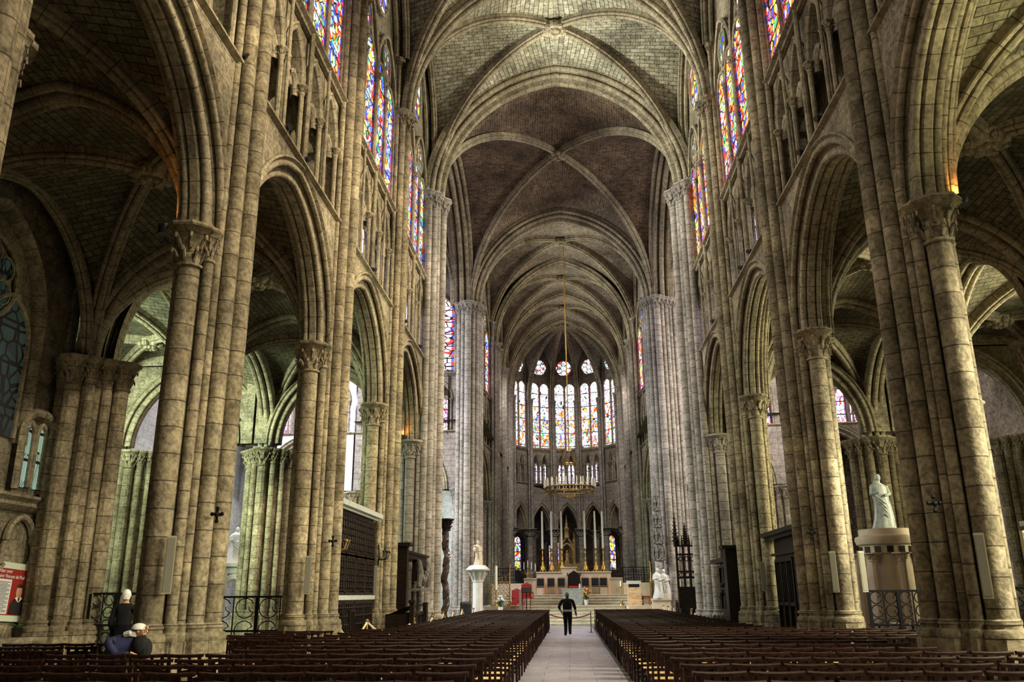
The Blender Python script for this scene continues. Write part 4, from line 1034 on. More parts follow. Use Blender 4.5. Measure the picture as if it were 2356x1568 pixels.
# red armchairs, stool and lectern at left
def red_chair(x, y, z, rz, lab):
    root = empty('red_armchair', (x, y, z), rz); tag(root, lab, 'armchair')
    g = G(); g.box(-.3, .3, -.25, .25, .4, .5); g.build('seat', 'red', root)
    g = G(); g.box(-.3, .3, .2, .28, .5, 1.2); g.tube([(-.3, .24, 1.15), (0, .24, 1.27), (.3, .24, 1.15)], .05, 6); g.build('backrest', 'red', root)
    for xx in (-.28, .28):
        for yy in (-.22, .22): g = G(); g.beam((xx, yy, 0), (xx, yy, .42), .05); g.build('leg', 'chair_mid', root)
        g = G(); g.tube([(xx, .22, .78), (xx, -.2, .74), (xx, -.22, .45)], .03, 6); g.build('armrest', 'red', root)
red_chair(-2.95, 50.8, .75, .5, 'red upholstered armchair standing left of the wooden lectern')
red_chair(-2.45, 51.4, 1.08, .3, 'smaller red armchair partly hidden behind the lectern')
def stool(x, y, z, lab):
    root = empty('stool', (x, y, z)); tag(root, lab, 'stool')
    g = G(); g.box(-.22, .22, -.2, .2, .42, .5); g.build('seat', 'red', root)
    for xx in (-.19, .19):
        for yy in (-.16, .16): g = G(); g.beam((xx, yy, 0), (xx, yy, .42), .05); g.build('leg', 'chair_mid', root)
    g = G()
    for yy in (-.16, .16): g.beam((-.19, yy, .36), (.19, yy, .36), .05, .08)
    g.build('apron', 'chair_mid', root)
stool(-3.25, 50.4, .75, 'light wooden stool with a red cushion beside the tall gilt candlestick on the left')
stool(4.4, 50.6, 1.08, 'light wooden stool with a red cushion between the ambo and the right grille')
root = empty('lectern', (-2.45, 50.0, .45)); tag(root, 'slim wooden lectern on thin metal legs left of the altar steps', 'lectern')
for xx in (-.22, .22): g = G(); g.beam((xx, 0, .05), (xx, 0, 1.35), .035); g.build('leg', 'iron', root)
g = G(); g.beam((0, 0, .05), (0, 0, 1.35), .06); g.build('post', 'wood', root)
g = G(); g.box(-.32, .32, -.2, .2, 0, .06); g.build('foot', 'brass', root)
g = G(); g.beam((0, -.22, 1.38), (0, .22, 1.62), .62, .05); g.build('book_rest', 'wood', root)
# lamp-like dark post at the left of the sanctuary
g = G(); g.box(-.06, .06, -.06, .06, 0, 1.75); o = g.build('loudspeaker_column', 'grey_panel'); o.location = (-2.78, 49.6, .18); tag(o, 'narrow dark upright loudspeaker beside the red armchair', 'speaker')
# bouquets
def bouquet(x, y, z, h, petal, n, lab, pot='pot'):
    root = empty('flower_arrangement', (x, y, z)); tag(root, lab, 'flowers')
    g = G(); g.lathe((0, 0, 0), [(.09, 0), (.12, .12), (.14, .3), (.12, .3)], 12); g.build('vase', pot, root)
    rnd = random.Random(int(x*100)); g = G(); gp = G()
    for k in range(n):
        a = rnd.uniform(0, 2*pi); r = rnd.uniform(.05, .32)*h; zz = .3+h*rnd.uniform(.3, 1)
        p = (r*cos(a), r*sin(a), zz); g.tube([(0, 0, .25), (p[0]*.5, p[1]*.5, .2+zz*.5), p], .008, 4)
        for q in range(3):
            f = rnd.uniform(.3, .9); c = (p[0]*f+rnd.uniform(-.05, .05), p[1]*f+rnd.uniform(-.05, .05), .25+(zz-.25)*f)
            b = rnd.uniform(0, 6.28); g.poly([c, (c[0]+.07*cos(b), c[1]+.07*sin(b), c[2]+.05), (c[0]+.14*cos(b+.2), c[1]+.14*sin(b+.2), c[2]+.02), (c[0]+.07*cos(b+.5), c[1]+.07*sin(b+.5), c[2]-.01)])
        gp.ball(p, rnd.uniform(.04, .07), 6, 4, (1, 1, .7))
    g.build('foliage', 'green', root); gp.build('blossoms', petal, root)
bouquet(-3.85, 48.9, .75, .65, 'petal', 22, 'white lilies in a pale pot beside the column statue')
bouquet(1.0, 52.0, 1.08, .75, 'petal_o', 26, 'orange and white flowers at the right front corner of the altar')
bouquet(4.05, 50.3, 1.08, .3, 'petal', 8, 'small white flowers in a pot on the right between ambo and stool')
for xx, lab in ((-2.7, 'low candelabrum with five thin candles left of the retable wall'),):
    root = empty('candelabrum', (xx, 57.3, 2.72)); tag(root, lab, 'candelabrum')
    g = G(); g.lathe((0, 0, 0), [(.16, 0), (.08, .1), (.1, .25), (.04, .35), (.04, .6)], 10)
    for k in range(5): x = -.5+.25*k; g.tube([(0, 0, .35), (x*.6, 0, .3), (x, 0, .5+.1*(2-abs(k-2)))], .02, 5)
    g.build('branches', 'gold_dull', root)
    for k in range(5): g = G(); x = -.5+.25*k; z0 = .5+.1*(2-abs(k-2)); g.lathe((x, 0, z0), [(.03, 0), (.025, .45)], 8); g.build('candle', 'wax', root)
# iron railings on both sides of the retable
def railing(x0, x1, y, z, h, lab):
    root = empty('iron_railing', ((x0+x1)/2, y, z)); tag(root, lab, 'railing'); w_ = (x1-x0)/2; g = G()
    for zz in (.03, h*.5, h): g.beam((-w_, 0, zz), (w_, 0, zz), .05)
    g.build('rail', 'iron', root); n = max(4, int(w_*2/.16)); g = G()
    for i in range(n+1): x = -w_+2*w_*i/n; g.beam((x, 0, 0), (x, 0, h), .022 if i % 4 else .06)
    for i in range(n): x = -w_+2*w_*(i+.5)/n; g.tube([(x+.06*cos(a), 0, h*.72+.1*sin(a)) for a in [2*pi*q/8 for q in range(8)]], .012, 4, closed=True); g.tube([(x+.06*cos(a), 0, h*.28+.1*sin(a)) for a in [2*pi*q/8 for q in range(8)]], .012, 4, closed=True)
    g.build('bars', 'iron', root)
railing(-4.6, -2.95, 56.4, 2.4, .95, 'black iron railing left of the cream retable wall')
railing(3.5, 5.2, 56.4, 2.4, .95, 'black iron railing right of the cream retable wall')
block_struct('trim_side_wall', [(-5.0, -2.95, 56.3, 57.6, 1.08, 2.4), (3.5, 5.2, 56.3, 57.6, 1.08, 2.4)], 'cream')

# ------------------------------------------------------------------ ring chandelier
root = empty('chandelier', (.22, 55.0, 7.9)); tag(root, 'large gilt ring chandelier with many white candles hanging before the choir', 'chandelier')
g = G(); g.tube([(1.55*cos(a), 1.55*sin(a), .45) for a in [2*pi*k/36 for k in range(36)]], .05, 6, closed=True)
g.tube([(1.5*cos(a), 1.5*sin(a), .2) for a in [2*pi*k/36 for k in range(36)]], .04, 6, closed=True)
for k in range(36):
    a = 2*pi*k/36; b = a+2*pi/36; g.tube([(1.52*cos(a), 1.52*sin(a), .2), (1.54*cos((a+b)/2), 1.54*sin((a+b)/2), .45), (1.52*cos(b), 1.52*sin(b), .2)], .018, 4)
g.build('ring', 'gold_dull', root)
for k in range(44):
    a = 2*pi*k/44; r = 1.55 if k % 2 else 1.68; g = G(); x, y = r*cos(a), r*sin(a)
    g.lathe((x, y, .48), [(.02, -.05), (.06, 0), (.06, .03), (.042, .03), (.042, .52 if k % 2 else .42), (.005, .54)], 7); g.build('candle', 'wax', root)
for k in range(6):
    a = 2*pi*k/6+.3; ca, sa = cos(a), sin(a); g = G()
    g.tube([(1.5*ca, 1.5*sa, .2), (1.3*ca, 1.3*sa, -.05), (1.05*ca, 1.05*sa, .02), (1.1*ca, 1.1*sa, .15)], .025, 5)
    g.tube([(1.5*ca, 1.5*sa, .15), (1.75*ca, 1.75*sa, -.1), (1.9*ca, 1.9*sa, .1), (1.78*ca, 1.78*sa, .25)], .025, 5); g.build('scroll_arm', 'gold_dull', root)
for k in range(6):
    a = 2*pi*k/6+.3; g = G(); g.tube([(1.52*cos(a), 1.52*sin(a), .45), (.9*cos(a), .9*sin(a), 1.15), (.3*cos(a), .3*sin(a), 2.0)], .02, 4)
    for q in range(4): f = (q+1)/5; g.ball(((1.52-1.2*f)*cos(a), (1.52-1.2*f)*sin(a), .45+1.5*f), .06, 6, 4)
    g.build('chain', 'gold_dull', root)
g = G(); g.tube([(.4*cos(a), .4*sin(a), 2.0) for a in [2*pi*k/16 for k in range(16)]], .04, 6, closed=True); g.tube([(.28*cos(a), .28*sin(a), 2.9) for a in [2*pi*k/16 for k in range(16)]], .035, 6, closed=True)
for k in range(8):
    a = 2*pi*k/8; g.tube([(.4*cos(a), .4*sin(a), 2.0), (.5*cos(a), .5*sin(a), 2.3), (.28*cos(a), .28*sin(a), 2.9)], .025, 5); g.lathe((.42*cos(a), .42*sin(a), 2.05), [(.03, 0), (.025, .3)], 6)
g.build('crown', 'brass', root)
g = G(); g.tube([(.5*cos(a), .5*sin(a), -.15) for a in [2*pi*k/14 for k in range(14)]], .025, 5, closed=True)
for k in range(4): a = pi/4+pi/2*k; g.tube([(0, 0, .1), (.25*cos(a), .25*sin(a), -.2), (.5*cos(a), .5*sin(a), -.12)], .02, 5)
g.lathe((0, 0, -.35), [(.02, 0), (.1, .12), (.03, .25), (.03, .6)], 8); g.build('pendant', 'gold_dull', root)
g = G(); g.tube([(0, 0, 2.9), (-.02, 0, 17.6)], .035, 6); o = g.build('hanging_rope', 'gold', root); o['label'] = 'long golden suspension rope rising to the vault'

# ------------------------------------------------------------------ statues
def robed_figure(g, x, y, z, h, lean=0, n=14, seed=1, kneel=False):
    """draped standing or kneeling figure: lathe with folds, shoulders, arms folded, head"""
    rnd = random.Random(seed); rows = []
    prof = [(0, .19), (.03, .2), (.2, .17), (.4, .145), (.52, .13), (.62, .125), (.72, .132), (.78, .125), (.82, .095), (.845, .055), (.88, .042)] if not kneel else [(0, .36), (.08, .34), (.25, .26), (.45, .2), (.6, .19), (.72, .2), (.8, .17), (.86, .07), (.9, .06)]
    for f, r in prof:
        row = []
        for k in range(n*2):
            a = 2*pi*k/(n*2); fold = 1+(.10 if f < .6 else .03)*cos(a*7+seed)*(1 if k % 2 else -.6)
            row.append((x+r*h*fold*cos(a)*(1.15 if .6 < f < .8 else 1)+lean*f*h+(.035*h*sin(f*5) if not kneel else 0), y+r*h*fold*sin(a)*.75+(.12*h*(1-f) if kneel else 0), z+f*h))
        rows.append(row)
    g.grid(rows, closed=True)
    g.ball((x+lean*h*.93, y, z+h*.935), h*.062, 10, 7, (.85, .95, 1.15))
    for s in (-1, 1):
        q = [(x+s*h*.12+lean*.8*h, y, z+h*.78), (x+s*h*.155+lean*.6*h, y-h*.02, z+h*.63), (x+s*h*.06+lean*.6*h, y-h*.13, z+h*(.66 if s < 0 else .6))]
        g.tube(q, [h*.04, h*.042, h*.026], 8); g.ball(q[-1], h*.026, 6, 5)
    for k in range(4):
        f = .2+.1*k; g.tube([(x-h*.11+lean*.7*h, y-h*.07, z+h*(.62-.03*k)), (x+lean*.5*h, y-h*(.13+.01*k), z+h*(.5-.07*k)), (x+h*.13+lean*.4*h, y-h*.06, z+h*(.42-.1*k))], h*.016, 5)
    g.tube([(x+lean*.9*h, y, z+h*.84), (x+lean*.93*h, y, z+h*.92)], h*.035, 8)
root = empty('column_pedestal', (-4.82, 46, 0)); tag(root, 'pale round column with a carved octagonal capital carrying the Virgin statue', 'column')
g = G(); g.lathe((0, 0, 0), [(.42, 0), (.42, .15), (.35, .22), (.3, .35), (.27, .4), (.27, 2.35), (.3, 2.38), (.3, 2.42), (.27, 2.45)], 20); g.build('shaft', 'marble', root)
g = G(); g.lathe((0, 0, 2.42), [(.27, 0), (.3, .2), (.48, .48), (.5, .5)], 16)
for k in range(10):
    a = 2*pi*k/10; g.tube([(.28*cos(a), .28*sin(a), 2.45), (.38*cos(a), .38*sin(a), 2.7), (.5*cos(a), .5*sin(a), 2.85), (.46*cos(a), .46*sin(a), 2.74)], [.04, .05, .05, .03], 5)
g.build('capital', 'marble', root)
g = G(); g.lathe((0, 0, 2.92), [(.6, 0), (.66, .06), (.66, .1), (.45, .28), (.4, .3)], 8, pi/8); g.build('abacus', 'marble', root)
root = empty('virgin_statue', (-4.82, 46, 3.22)); tag(root, 'weathered stone statue of a crowned woman holding a child on top of the column', 'statue')
g = G(); robed_figure(g, 0, 0, 0, 1.25, 0, 12, 3); g.ball((-.16, -.14, .82), .09, 8, 6, (1, 1, 1.5)); g.ball((-.16, -.16, 1.0), .06, 8, 6); g.lathe((0, 0, 1.22), [(.07, 0), (.085, .08), (.06, .05)], 8)
g.build('figure', 'cream', root)
# carved saints and canopy on the right crossing pier
root = empty('carved_saints', (5.05, 48.2, 0)); tag(root, 'pair of carved stone saints under tall pinnacled canopies against the right crossing pier', 'statue')
g = G(); g.box(-.5, .45, -.1, .5, .1, 1.35); g.box(-.55, .5, -.15, .5, 1.35, 1.45); g.build('plinth', 'cream', root)
g = G(); robed_figure(g, -.16, .05, 1.45, 1.6, 0, 10, 5); robed_figure(g, .2, .15, 1.45, 1.55, 0, 10, 8); g.build('figures', 'marble', root)
g = G()
for k, zz in enumerate((3.4, 4.3, 5.2, 6.1)):
    w_ = .30-.04*k; g.lathe((0, .15, zz), [(w_*.5, 0), (w_, .06), (w_, .16), (w_*.5, .2), (w_*.45, .85), (w_*.5, .95)], 8)
    for q in range(6):
        a = 2*pi*q/6+.5; g.tube([(w_*cos(a), .15+w_*sin(a), zz+.1), (w_*.8*cos(a+.4), .15+w_*.8*sin(a+.4), zz+.5), (w_*.9*cos(a), .15+w_*.9*sin(a), zz+.9)], [.035, .03, .03], 5); g.ball((w_*.6*cos(a), .15+w_*.6*sin(a), zz+.62), .075, 6, 4, (1, 1, 1.6))
    for q in range(6): a = 2*pi*q/6; g.lathe((w_*cos(a), .15+w_*sin(a), zz+.2), [(.06, 0), (.05, .3), (.07, .33), (.01, .6)], 5); g.ball((w_*1.05*cos(a+.5), .15+w_*1.05*sin(a+.5), zz+.12), .07, 6, 4)
g.lathe((0, .15, 7.0), [(.16, 0), (.05, .8), (.08, .85), (.01, 1.1)], 6); g.build('canopy', 'relief', root)
# twisted column left
root = empty('twisted_column', (-5.1, 35.9, 0)); tag(root, 'dark mottled twisted marble column beside the left crossing pier', 'column')
g = G(); rows = []
for i in range(70):
    z = .5+i*.055; row = []
    for k in range(14): a = 2*pi*k/14; r = .13*(1+.28*cos(3*(a-z*3.2))); row.append((r*cos(a)+.045*cos(z*4), r*sin(a)+.045*sin(z*4), z))
    rows.append(row)
g.grid(rows, closed=True); g.build('shaft', 'twist', root); g = G(); g.lathe((0, 0, 0), [(.28, 0), (.28, .3), (.2, .36), (.22, .44), (.15, .5)], 10); g.build('base', 'marble', root)
g = G(); capital(g, 0, 0, 4.8, .15, .5, .1, 8); g.build('capital', 'wood', root)

# ------------------------------------------------------------------ dark wooden furniture of the nave
def panel_wall(g, x, y0, y1, z0, z1, ny, nz, t=.05, side=1, gr=None, bars=True):
    """framed panels on the plane x facing side; gr collects pierced bars"""
    w_, h = (y1-y0)/ny, (z1-z0)/nz
    for i in range(ny+1): g.box(x-t, x+t, y0+w_*i-.05, y0+w_*i+.05, z0, z1)
    for j in range(nz+1): g.box(x-t, x+t, y0, y1, z0+h*j-.05, z0+h*j+.05)
# tall pierced screen (like an organ case) between piers two and three at left
root = empty('wooden_screen', (-6.35, 24.15, 0)); tag(root, 'tall black wooden box-like screen with pierced lattice panels between two left piers', 'screen')
hy = 2.35
g = G(); g.box(-.65, .3, -hy, hy, 0, 3.95); g.build('body', 'wood', root)
g = G(); g.box(-.75, .42, -hy-.1, hy+.1, 3.95, 4.02); g.box(-.82, .55, -hy-.18, hy+.18, 4.02, 4.16); g.build('cornice', 'marble_grey', root)
g = G(); panel_wall(g, .33, -hy+.1, hy-.1, .25, 1.55, 4, 1); panel_wall(g, .33, -hy+.1, hy-.1, 1.75, 2.75, 4, 1); panel_wall(g, .33, -hy+.1, hy-.1, 2.8, 3.85, 4, 1); g.build('frame', 'wood', root)
g = G(); g.box(.3, .42, -hy, hy, 1.6, 1.72); g.build('ledge', 'marble_grey', root)
for i in range(4):
    g = G(); y0 = -hy+.1+(2*hy-.2)/4*i
    for j in range(5):
        yy = y0+.17+j*.2
        for z0, z1 in ((.4, 1.5), (1.85, 2.7), (2.88, 3.78)):
            g.tube([(.36, yy, z0), (.36, yy, z1)], .028, 6)
            for q in range(5): zz = z0+(z1-z0)*(q+.5)/5; g.ball((.36, yy, zz), .045, 6, 4)
    for z0, z1 in ((1.85, 2.7), (2.88, 3.78)):
        for q in range(6): zz = z0+(z1-z0)*q/5; g.beam((.35, y0+.1, zz), (.35, y0+1.05, zz), .025)
    g.build('lattice_panel', 'wood', root)
# wrought-iron candle sconces on its flanks
def sconce(x, y, z, s, lab, mat='brass'):
    root = empty('wall_sconce', (x, y, z)); tag(root, lab, 'sconce', None); g = G()
    for k in range(5):
        a = -.9+.45*k; c = cos(a)*s; d = sin(a)
        g.tube([(0, 0, 0), (.12*c, .12*d, -.12), (.3*c, .3*d, -.08), (.36*c, .36*d, .1), (.28*c, .28*d, .16)], .014, 5); g.ball((.36*c, .36*d, .12), .03, 6, 4)
    g.tube([(0, 0, -.35), (.03*s, 0, .0), (0, 0, .35)], .022, 6); g.build('scrolls', mat, root)
sconce(-5.98, 21.9, 2.95, 1, 'curled brass sconce on the near corner of the tall black screen')
sconce(-5.95, 26.85, 2.9, 1, 'curled brass sconce on the far corner of the tall black screen', 'iron')
# red cushioned high chair by the screen
root = empty('high_back_chair', (-5.35, 22.6, 0), -pi/2); tag(root, 'dark high-backed wooden chair with a red cushion in front of the black screen', 'chair')
g = G(); g.box(-.27, .27, -.24, .24, .42, .5); g.build('seat', 'red', root)
g = G()
for x in (-.25, .25): g.beam((x, -.24, .5), (x, -.3, 1.35), .05)
for k in range(4): g.beam((-.15+.1*k, -.25, .55), (-.15+.1*k, -.29, 1.28), .03)
g.beam((-.27, -.3, 1.33), (.27, -.3, 1.33), .09, .05); g.build('backrest', 'wood', root)
for x in (-.24, .24):
    for y in (-.22, .22): g = G(); g.beam((x, y, 0), (x, y, .45), .05); g.build('leg', 'wood', root)
# clergy desk bench left
root = empty('prayer_desk', (-4.75, 25.6, 0)); tag(root, 'low dark wooden prayer desk with sloping top behind the rope on the left', 'desk')
g = G(); g.poly([(-.45, -1.2, 1.15), (.35, -1.2, 1.45), (.35, 1.2, 1.45), (-.45, 1.2, 1.15)]); g.box(-.4, .3, -1.15, 1.15, 0, 1.2); g.build('body', 'wood', root)
g = G(); g.box(.3, .42, -1.25, -.95, 0, 1.5); g.box(.27, .45, -1.28, -.92, 1.5, 1.58); g.box(.3, .42, .95, 1.25, 0, 1.5); g.build('end_post', 'wood', root)
g = G(); panel_wall(g, .32, -.95, .95, .15, 1.2, 3, 1, .025); g.build('front_panel', 'wood', root)
# churchwardens' pew with draped relief
root = empty('carved_pew', (-6.0, 31.1, 0)); tag(root, 'carved black wooden pew with canopy and pale carved drapery between left piers three and four', 'pew')
g = G(); g.box(-.7, -.4, -2.3, 2.3, 0, 3.1); g.box(-.7, .6, -2.3, -2.0, 0, 3.3); g.box(-.8, .7, -2.4, -1.9, 3.3, 3.42); g.build('back', 'wood', root)
g = G(); g.box(-.7, .5, -2.0, 2.3, 2.95, 3.1); g.box(-.75, .6, -2.0, 2.35, 3.1, 3.18); g.box(.35, .5, .2, 2.3, 2.2, 2.95); g.build('canopy', 'wood', root)
g = G()
for k in range(9):
    f = k/8; y = .2+2.0*f; zz = 2.2+.55*abs(2*f-1)**1.5
    g.tube([(.56, y, zz+.2), (.6, y+.05, zz), (.57, y+.1, zz-.15)], [.05, .08, .05], 6)
for s_ in (0, 1): g.tube([(.56, .25+2*s_, 2.9), (.62, .3+1.9*s_, 2.5), (.58, .22+2.05*s_, 2.0)], [.1, .13, .09], 8)
g.tube([(.58, .25+2*f, 2.75-.55*sin(pi*f)) for f in [i/10 for i in range(11)]], .07, 8)
g.box(.3, .68, .1, 2.4, 1.86, 1.96); g.build('draped_relief', 'relief', root)
g = G(); g.box(-.35, .45, -2.0, 2.3, 0, 1.05); g.build('stalls', 'wood', root)
for k in range(4):
    g = G(); y = -1.9+k*1.1; g.tube([(.45, y, .2), (.62, y, .5), (.5, y, .75), (.62, y, 1.05)], .05, 6); g.build('stall_end', 'wood', root)
g = G(); g.box(-.38, -.34, -1.4, -1.0, 1.2, 1.9); g.box(-.38, -.34, -.6, -.2, 1.2, 1.9); g.build('inlaid_panel', 'chair_mid', root)
# low black stall bench in front of the crossing pier
root = empty('spindle_bench', (-5.1, 43.2, 0)); tag(root, 'low black bench with a spindled back left of the column statue', 'bench'); root.scale = (1, 1, 1.35)
g = G(); g.beam((0, -2.2, .98), (0, 2.2, .98), .06, .08); g.beam((0, -2.2, .55), (0, 2.2, .55), .05, .06)
for k in range(30): y = -2.15+4.3*k/29; g.beam((0, y, .45), (0, y, .98), .05, .04)
g.build('backrest', 'iron', root); g = G(); g.box(0, .45, -2.2, 2.2, .4, .46); g.build('seat', 'wood', root)
for y in (-2.1, 0, 2.1): g = G(); g.box(0, .42, y-.04, y+.04, 0, .42); g.build('leg', 'wood', root)
g = G(); g.box(-.55, .55, -.4, .4, 0, .75); g.poly([(-.55, -.4, .75), (-.55, .4, .75), (-1.0, .4, .3), (-1.0, -.4, .3)]); o = g.build('wooden_ramp_box', 'chair_mid'); o.location = (-3.85, 47.3, 0); tag(o, 'light wooden box with a sloping dark end below the white lilies', 'box')
# right side: confessional, churchwarden pew, gothic throne
root = empty('confessional', (6.45, 24.15, 0)); tag(root, 'large black panelled wooden confessional between right piers two and three', 'confessional')
g = G(); g.box(-.2, .5, -2.3, 2.3, 0, 3.25); g.build('body', 'wood', root)
g = G(); g.box(-.3, .5, -2.4, 2.4, 2.75, 2.82); g.box(-.42, .55, -2.5, 2.5, 3.2, 3.3); g.box(-.55, .6, -2.6, 2.6, 3.3, 3.42); g.build('cornice', 'wood', root)
for k in range(2):
    g = G(); y0 = -2.2+2.25*k; panel_wall(g, -.24, y0+.1, y0+2.05, .2, 2.6, 3, 2, .04)
    for q in range(9): g.tube([(-.24, y0+.2+.21*q, 1.5), (-.24, y0+.2+.21*q, 2.5)], .035, 6)
    dr_ = g.build('door', 'wood', root); g = G(); g.ball((-.31, y0+1.95, 1.2), .045, 8, 6); g.build('door_knob', 'brass', dr_)
root = empty('churchwarden_pew', (5.75, 31.0, 0)); tag(root, 'high carved black wooden pew between right piers three and four', 'pew')
g = G(); g.box(0, .5, -2.3, 2.3, 0, 2.75); g.box(-.6, .5, -2.45, -1.9, 0, 3.1); g.build('back', 'wood', root)
g = G(); g.box(-.7, .55, -2.55, -1.8, 3.1, 3.2); g.box(-.35, .55, -1.9, 2.35, 2.75, 2.9); g.build('cornice', 'wood', root)
g = G(); panel_wall(g, -.03, -1.8, 2.2, 1.1, 2.65, 5, 2, .03)
for k in range(12): g.ball((-.05, -1.6+.32*k, 1.9+.2*cos(k*2)), .11, 7, 5)
g.build('carved_panel', 'wood', root)
for k in range(4): g = G(); y = -1.5+k*.8; g.tube([(-.55, y+.25*cos(a), .62+.32*sin(a)) for a in [pi*q/8-.4 for q in range(9)]], .035, 6); g.build('stall_arm', 'wood', root)
g = G(); g.box(-.5, 0, -1.9, 2.3, 0, .5); g.build('seat', 'wood', root)
root = empty('gothic_throne', (5.0, 36.9, 0)); tag(root, 'narrow black gothic throne with pierced panels and crocketed spires at the right crossing pier', 'throne')
g = G(); g.box(-.42, .42, -.05, .1, 0, 1.9)
for x in (-.4, -.13, .13, .4): g.box(x-.04, x+.04, -.06, .06, 1.9, 3.7)
for z in (1.9, 2.3, 2.55, 3.25, 3.6): g.box(-.42, .42, -.05, .05, z, z+.07)
g.build('back', 'wood', root)
g = G()
for x in (-.25, 0, .25):
    for z in (2.45, 3.1): g.tube([(x+.09*cos(a), 0, z+.09*sin(a)) for a in [2*pi*q/8 for q in range(8)]], .02, 5, closed=True)
    for q in (-.05, .05): g.beam((x+q, 0, 2.6), (x+q, 0, 3.25), .02)
g.build('pierced_panel', 'wood', root)
for x, h in ((-.42, 5.0), (.42, 5.6), (0, 4.6)):
    g = G(); g.lathe((x, 0, 3.6), [(.09, 0), (.09, .2), (.1, .22), (.012, h-3.6)], 6)
    for q in range(7):
        f = q/7; r = .1*(1-f)+.02
        for a in (0, pi/2, pi, 3*pi/2): g.ball((x+r*cos(a), r*sin(a), 3.85+(h-3.9)*f), .03, 5, 4)
    g.build('spire', 'wood', root)
for x in (-.3, -.15, .15, .3): g = G(); g.lathe((x, 0, 3.6), [(.05, 0), (.05, .15), (.01, .5)], 5); g.build('pinnacle', 'wood', root)
g = G(); g.box(-.4, .4, -.6, .0, .4, .5); g.box(-.42, -.34, -.6, 0, 0, 1.1); g.box(.34, .42, -.6, 0, 0, 1.1); g.build('seat', 'wood', root)
root = empty('spindle_bench', (5.3, 42.5, 0)); tag(root, 'low black bench with spindled back beyond the gothic throne on the right', 'bench'); root.scale = (1, 1, 1.35)
g = G(); g.beam((0, -1.6, 1.0), (0, 1.6, 1.0), .06, .08)
for k in range(20): y = -1.55+3.1*k/19; g.beam((0, y, .1), (0, y, 1.0), .05, .04)
g.build('backrest', 'iron', root); g = G(); g.box(-.45, 0, -1.6, 1.6, .4, .46); g.build('seat', 'wood', root)

# ------------------------------------------------------------------ rope barriers
def post(x, y, lab):
    root = empty('rope_post', (x, y, 0)); tag(root, lab, 'stanchion', 'rope barrier posts in front of the side furniture')
    g = G(); g.lathe((0, 0, 0), [(.17, 0), (.17, .02), (.05, .05), (.03, .08), (.03, 1.02), (.05, 1.04), (.055, 1.09), (.02, 1.12)], 10); g.build('pole', 'brass', root)
def rope(p, q, sag, lab, mat='rope', r=.03):
    o = G(); P_ = [V3(p).lerp(V3(q), t/12)-V3((0, 0, sag*4*(t/12)*(1-t/12))) for t in range(13)]
    c = (V3(p)+V3(q))/2; o.tube([x-c for x in P_], r, 6); m = o.build('barrier_rope', mat); m.location = c; tag(m, lab, 'rope', 'sagging ropes between the brass posts')
lp = [(-5.55, 20.9), (-5.3, 22.9), (-4.35, 24.5), (-4.25, 27.2), (-4.7, 30.2), (-4.75, 33.0), (-4.8, 36.2), (-4.8, 39.2), (-4.6, 42.0)]
for i, (x, y) in enumerate(lp): post(x, y, 'thin brass rope post on the left, %s from the camera' % ordn[i])
for i, (a, b) in enumerate(zip(lp, lp[1:])):
    rope((a[0], a[1], 1.05), (b[0], b[1], 1.05), .36, 'cream sagging rope on the left side, %s span from the camera' % ordn[i])
rp = [(5.0, 36.4), (4.95, 39.2), (4.9, 41.8), (4.95, 44.5), (5.05, 47.6)]
for i, (x, y) in enumerate(rp): post(x, y, 'thin brass rope post on the right, %s from the camera' % ordn[i])
for i, (a, b) in enumerate(zip(rp, rp[1:])):
    rope((a[0], a[1], 1.05), (b[0], b[1], 1.05), .42, 'cream sagging rope on the right side, %s span from the camera' % ordn[i])
rope((-.98, 40.9, .84), (.98, 40.9, .84), .2, 'dark red rope hanging across the central aisle between the chair blocks', 'rope_red')
for x, l in ((-.98, 'left'), (.98, 'right')):
    g = G(); g.lathe((0, 0, 0), [(.1, 0), (.1, .02), (.02, .04), (.02, .9), (.03, .93)], 8); o = g.build('barrier_post', 'iron'); o.location = (x, 40.9, 0); tag(o, 'thin dark post at the %s end of the red aisle rope' % l, 'stanchion')

# ------------------------------------------------------------------ loudspeaker columns and floodlights on the piers
def speaker(x, y, z, h, rz, lab, w_=.14):
    root = empty('column_loudspeaker', (x, y, z), rz); tag(root, lab, 'speaker', 'slim loudspeakers fixed to the piers')
    g = G(); g.box(-w_/2, w_/2, -.06, 0, 0, h); hs_ = g.build('housing', 'panel_frame', root)
    g = G(); g.box(-w_/2+.015, w_/2-.015, -.068, -.05, .03, h-.03); g.build('grille', 'grey_panel', hs_)
for (x, y, z, h, rz, lab) in [(-6.0, 12.74, 1.75, .85, .42, 'slim loudspeaker on the big left pier'), (-6.0, 19.74, 1.75, .85, .3, 'slim loudspeaker on the pier left of the tall black screen'), (-6.0, 26.75, 1.75, .85, .2, 'slim loudspeaker on the pier behind the tall black screen'),
        (5.93, 12.72, 1.6, .9, -.42, 'slim loudspeaker left of the big shaft on the biggest right pier'), (6.6, 12.8, 1.65, .88, .3, 'slim loudspeaker right of the big shaft on the biggest right pier'), (5.93, 19.72, 1.7, .88, -.3, 'slim loudspeaker left of the shaft on the pier right of the confessional'), (6.56, 19.82, 1.7, .88, .3, 'slim loudspeaker right of the shaft on the pier right of the confessional'), (5.9, 26.72, 1.75, .85, -.2, 'slim loudspeaker on the pier between confessional and carved pew'), (5.75, 33.7, 1.6, .85, -.15, 'slim loudspeaker on the pier beside the gothic throne')]:
    speaker(x, y, z, h, rz, lab)
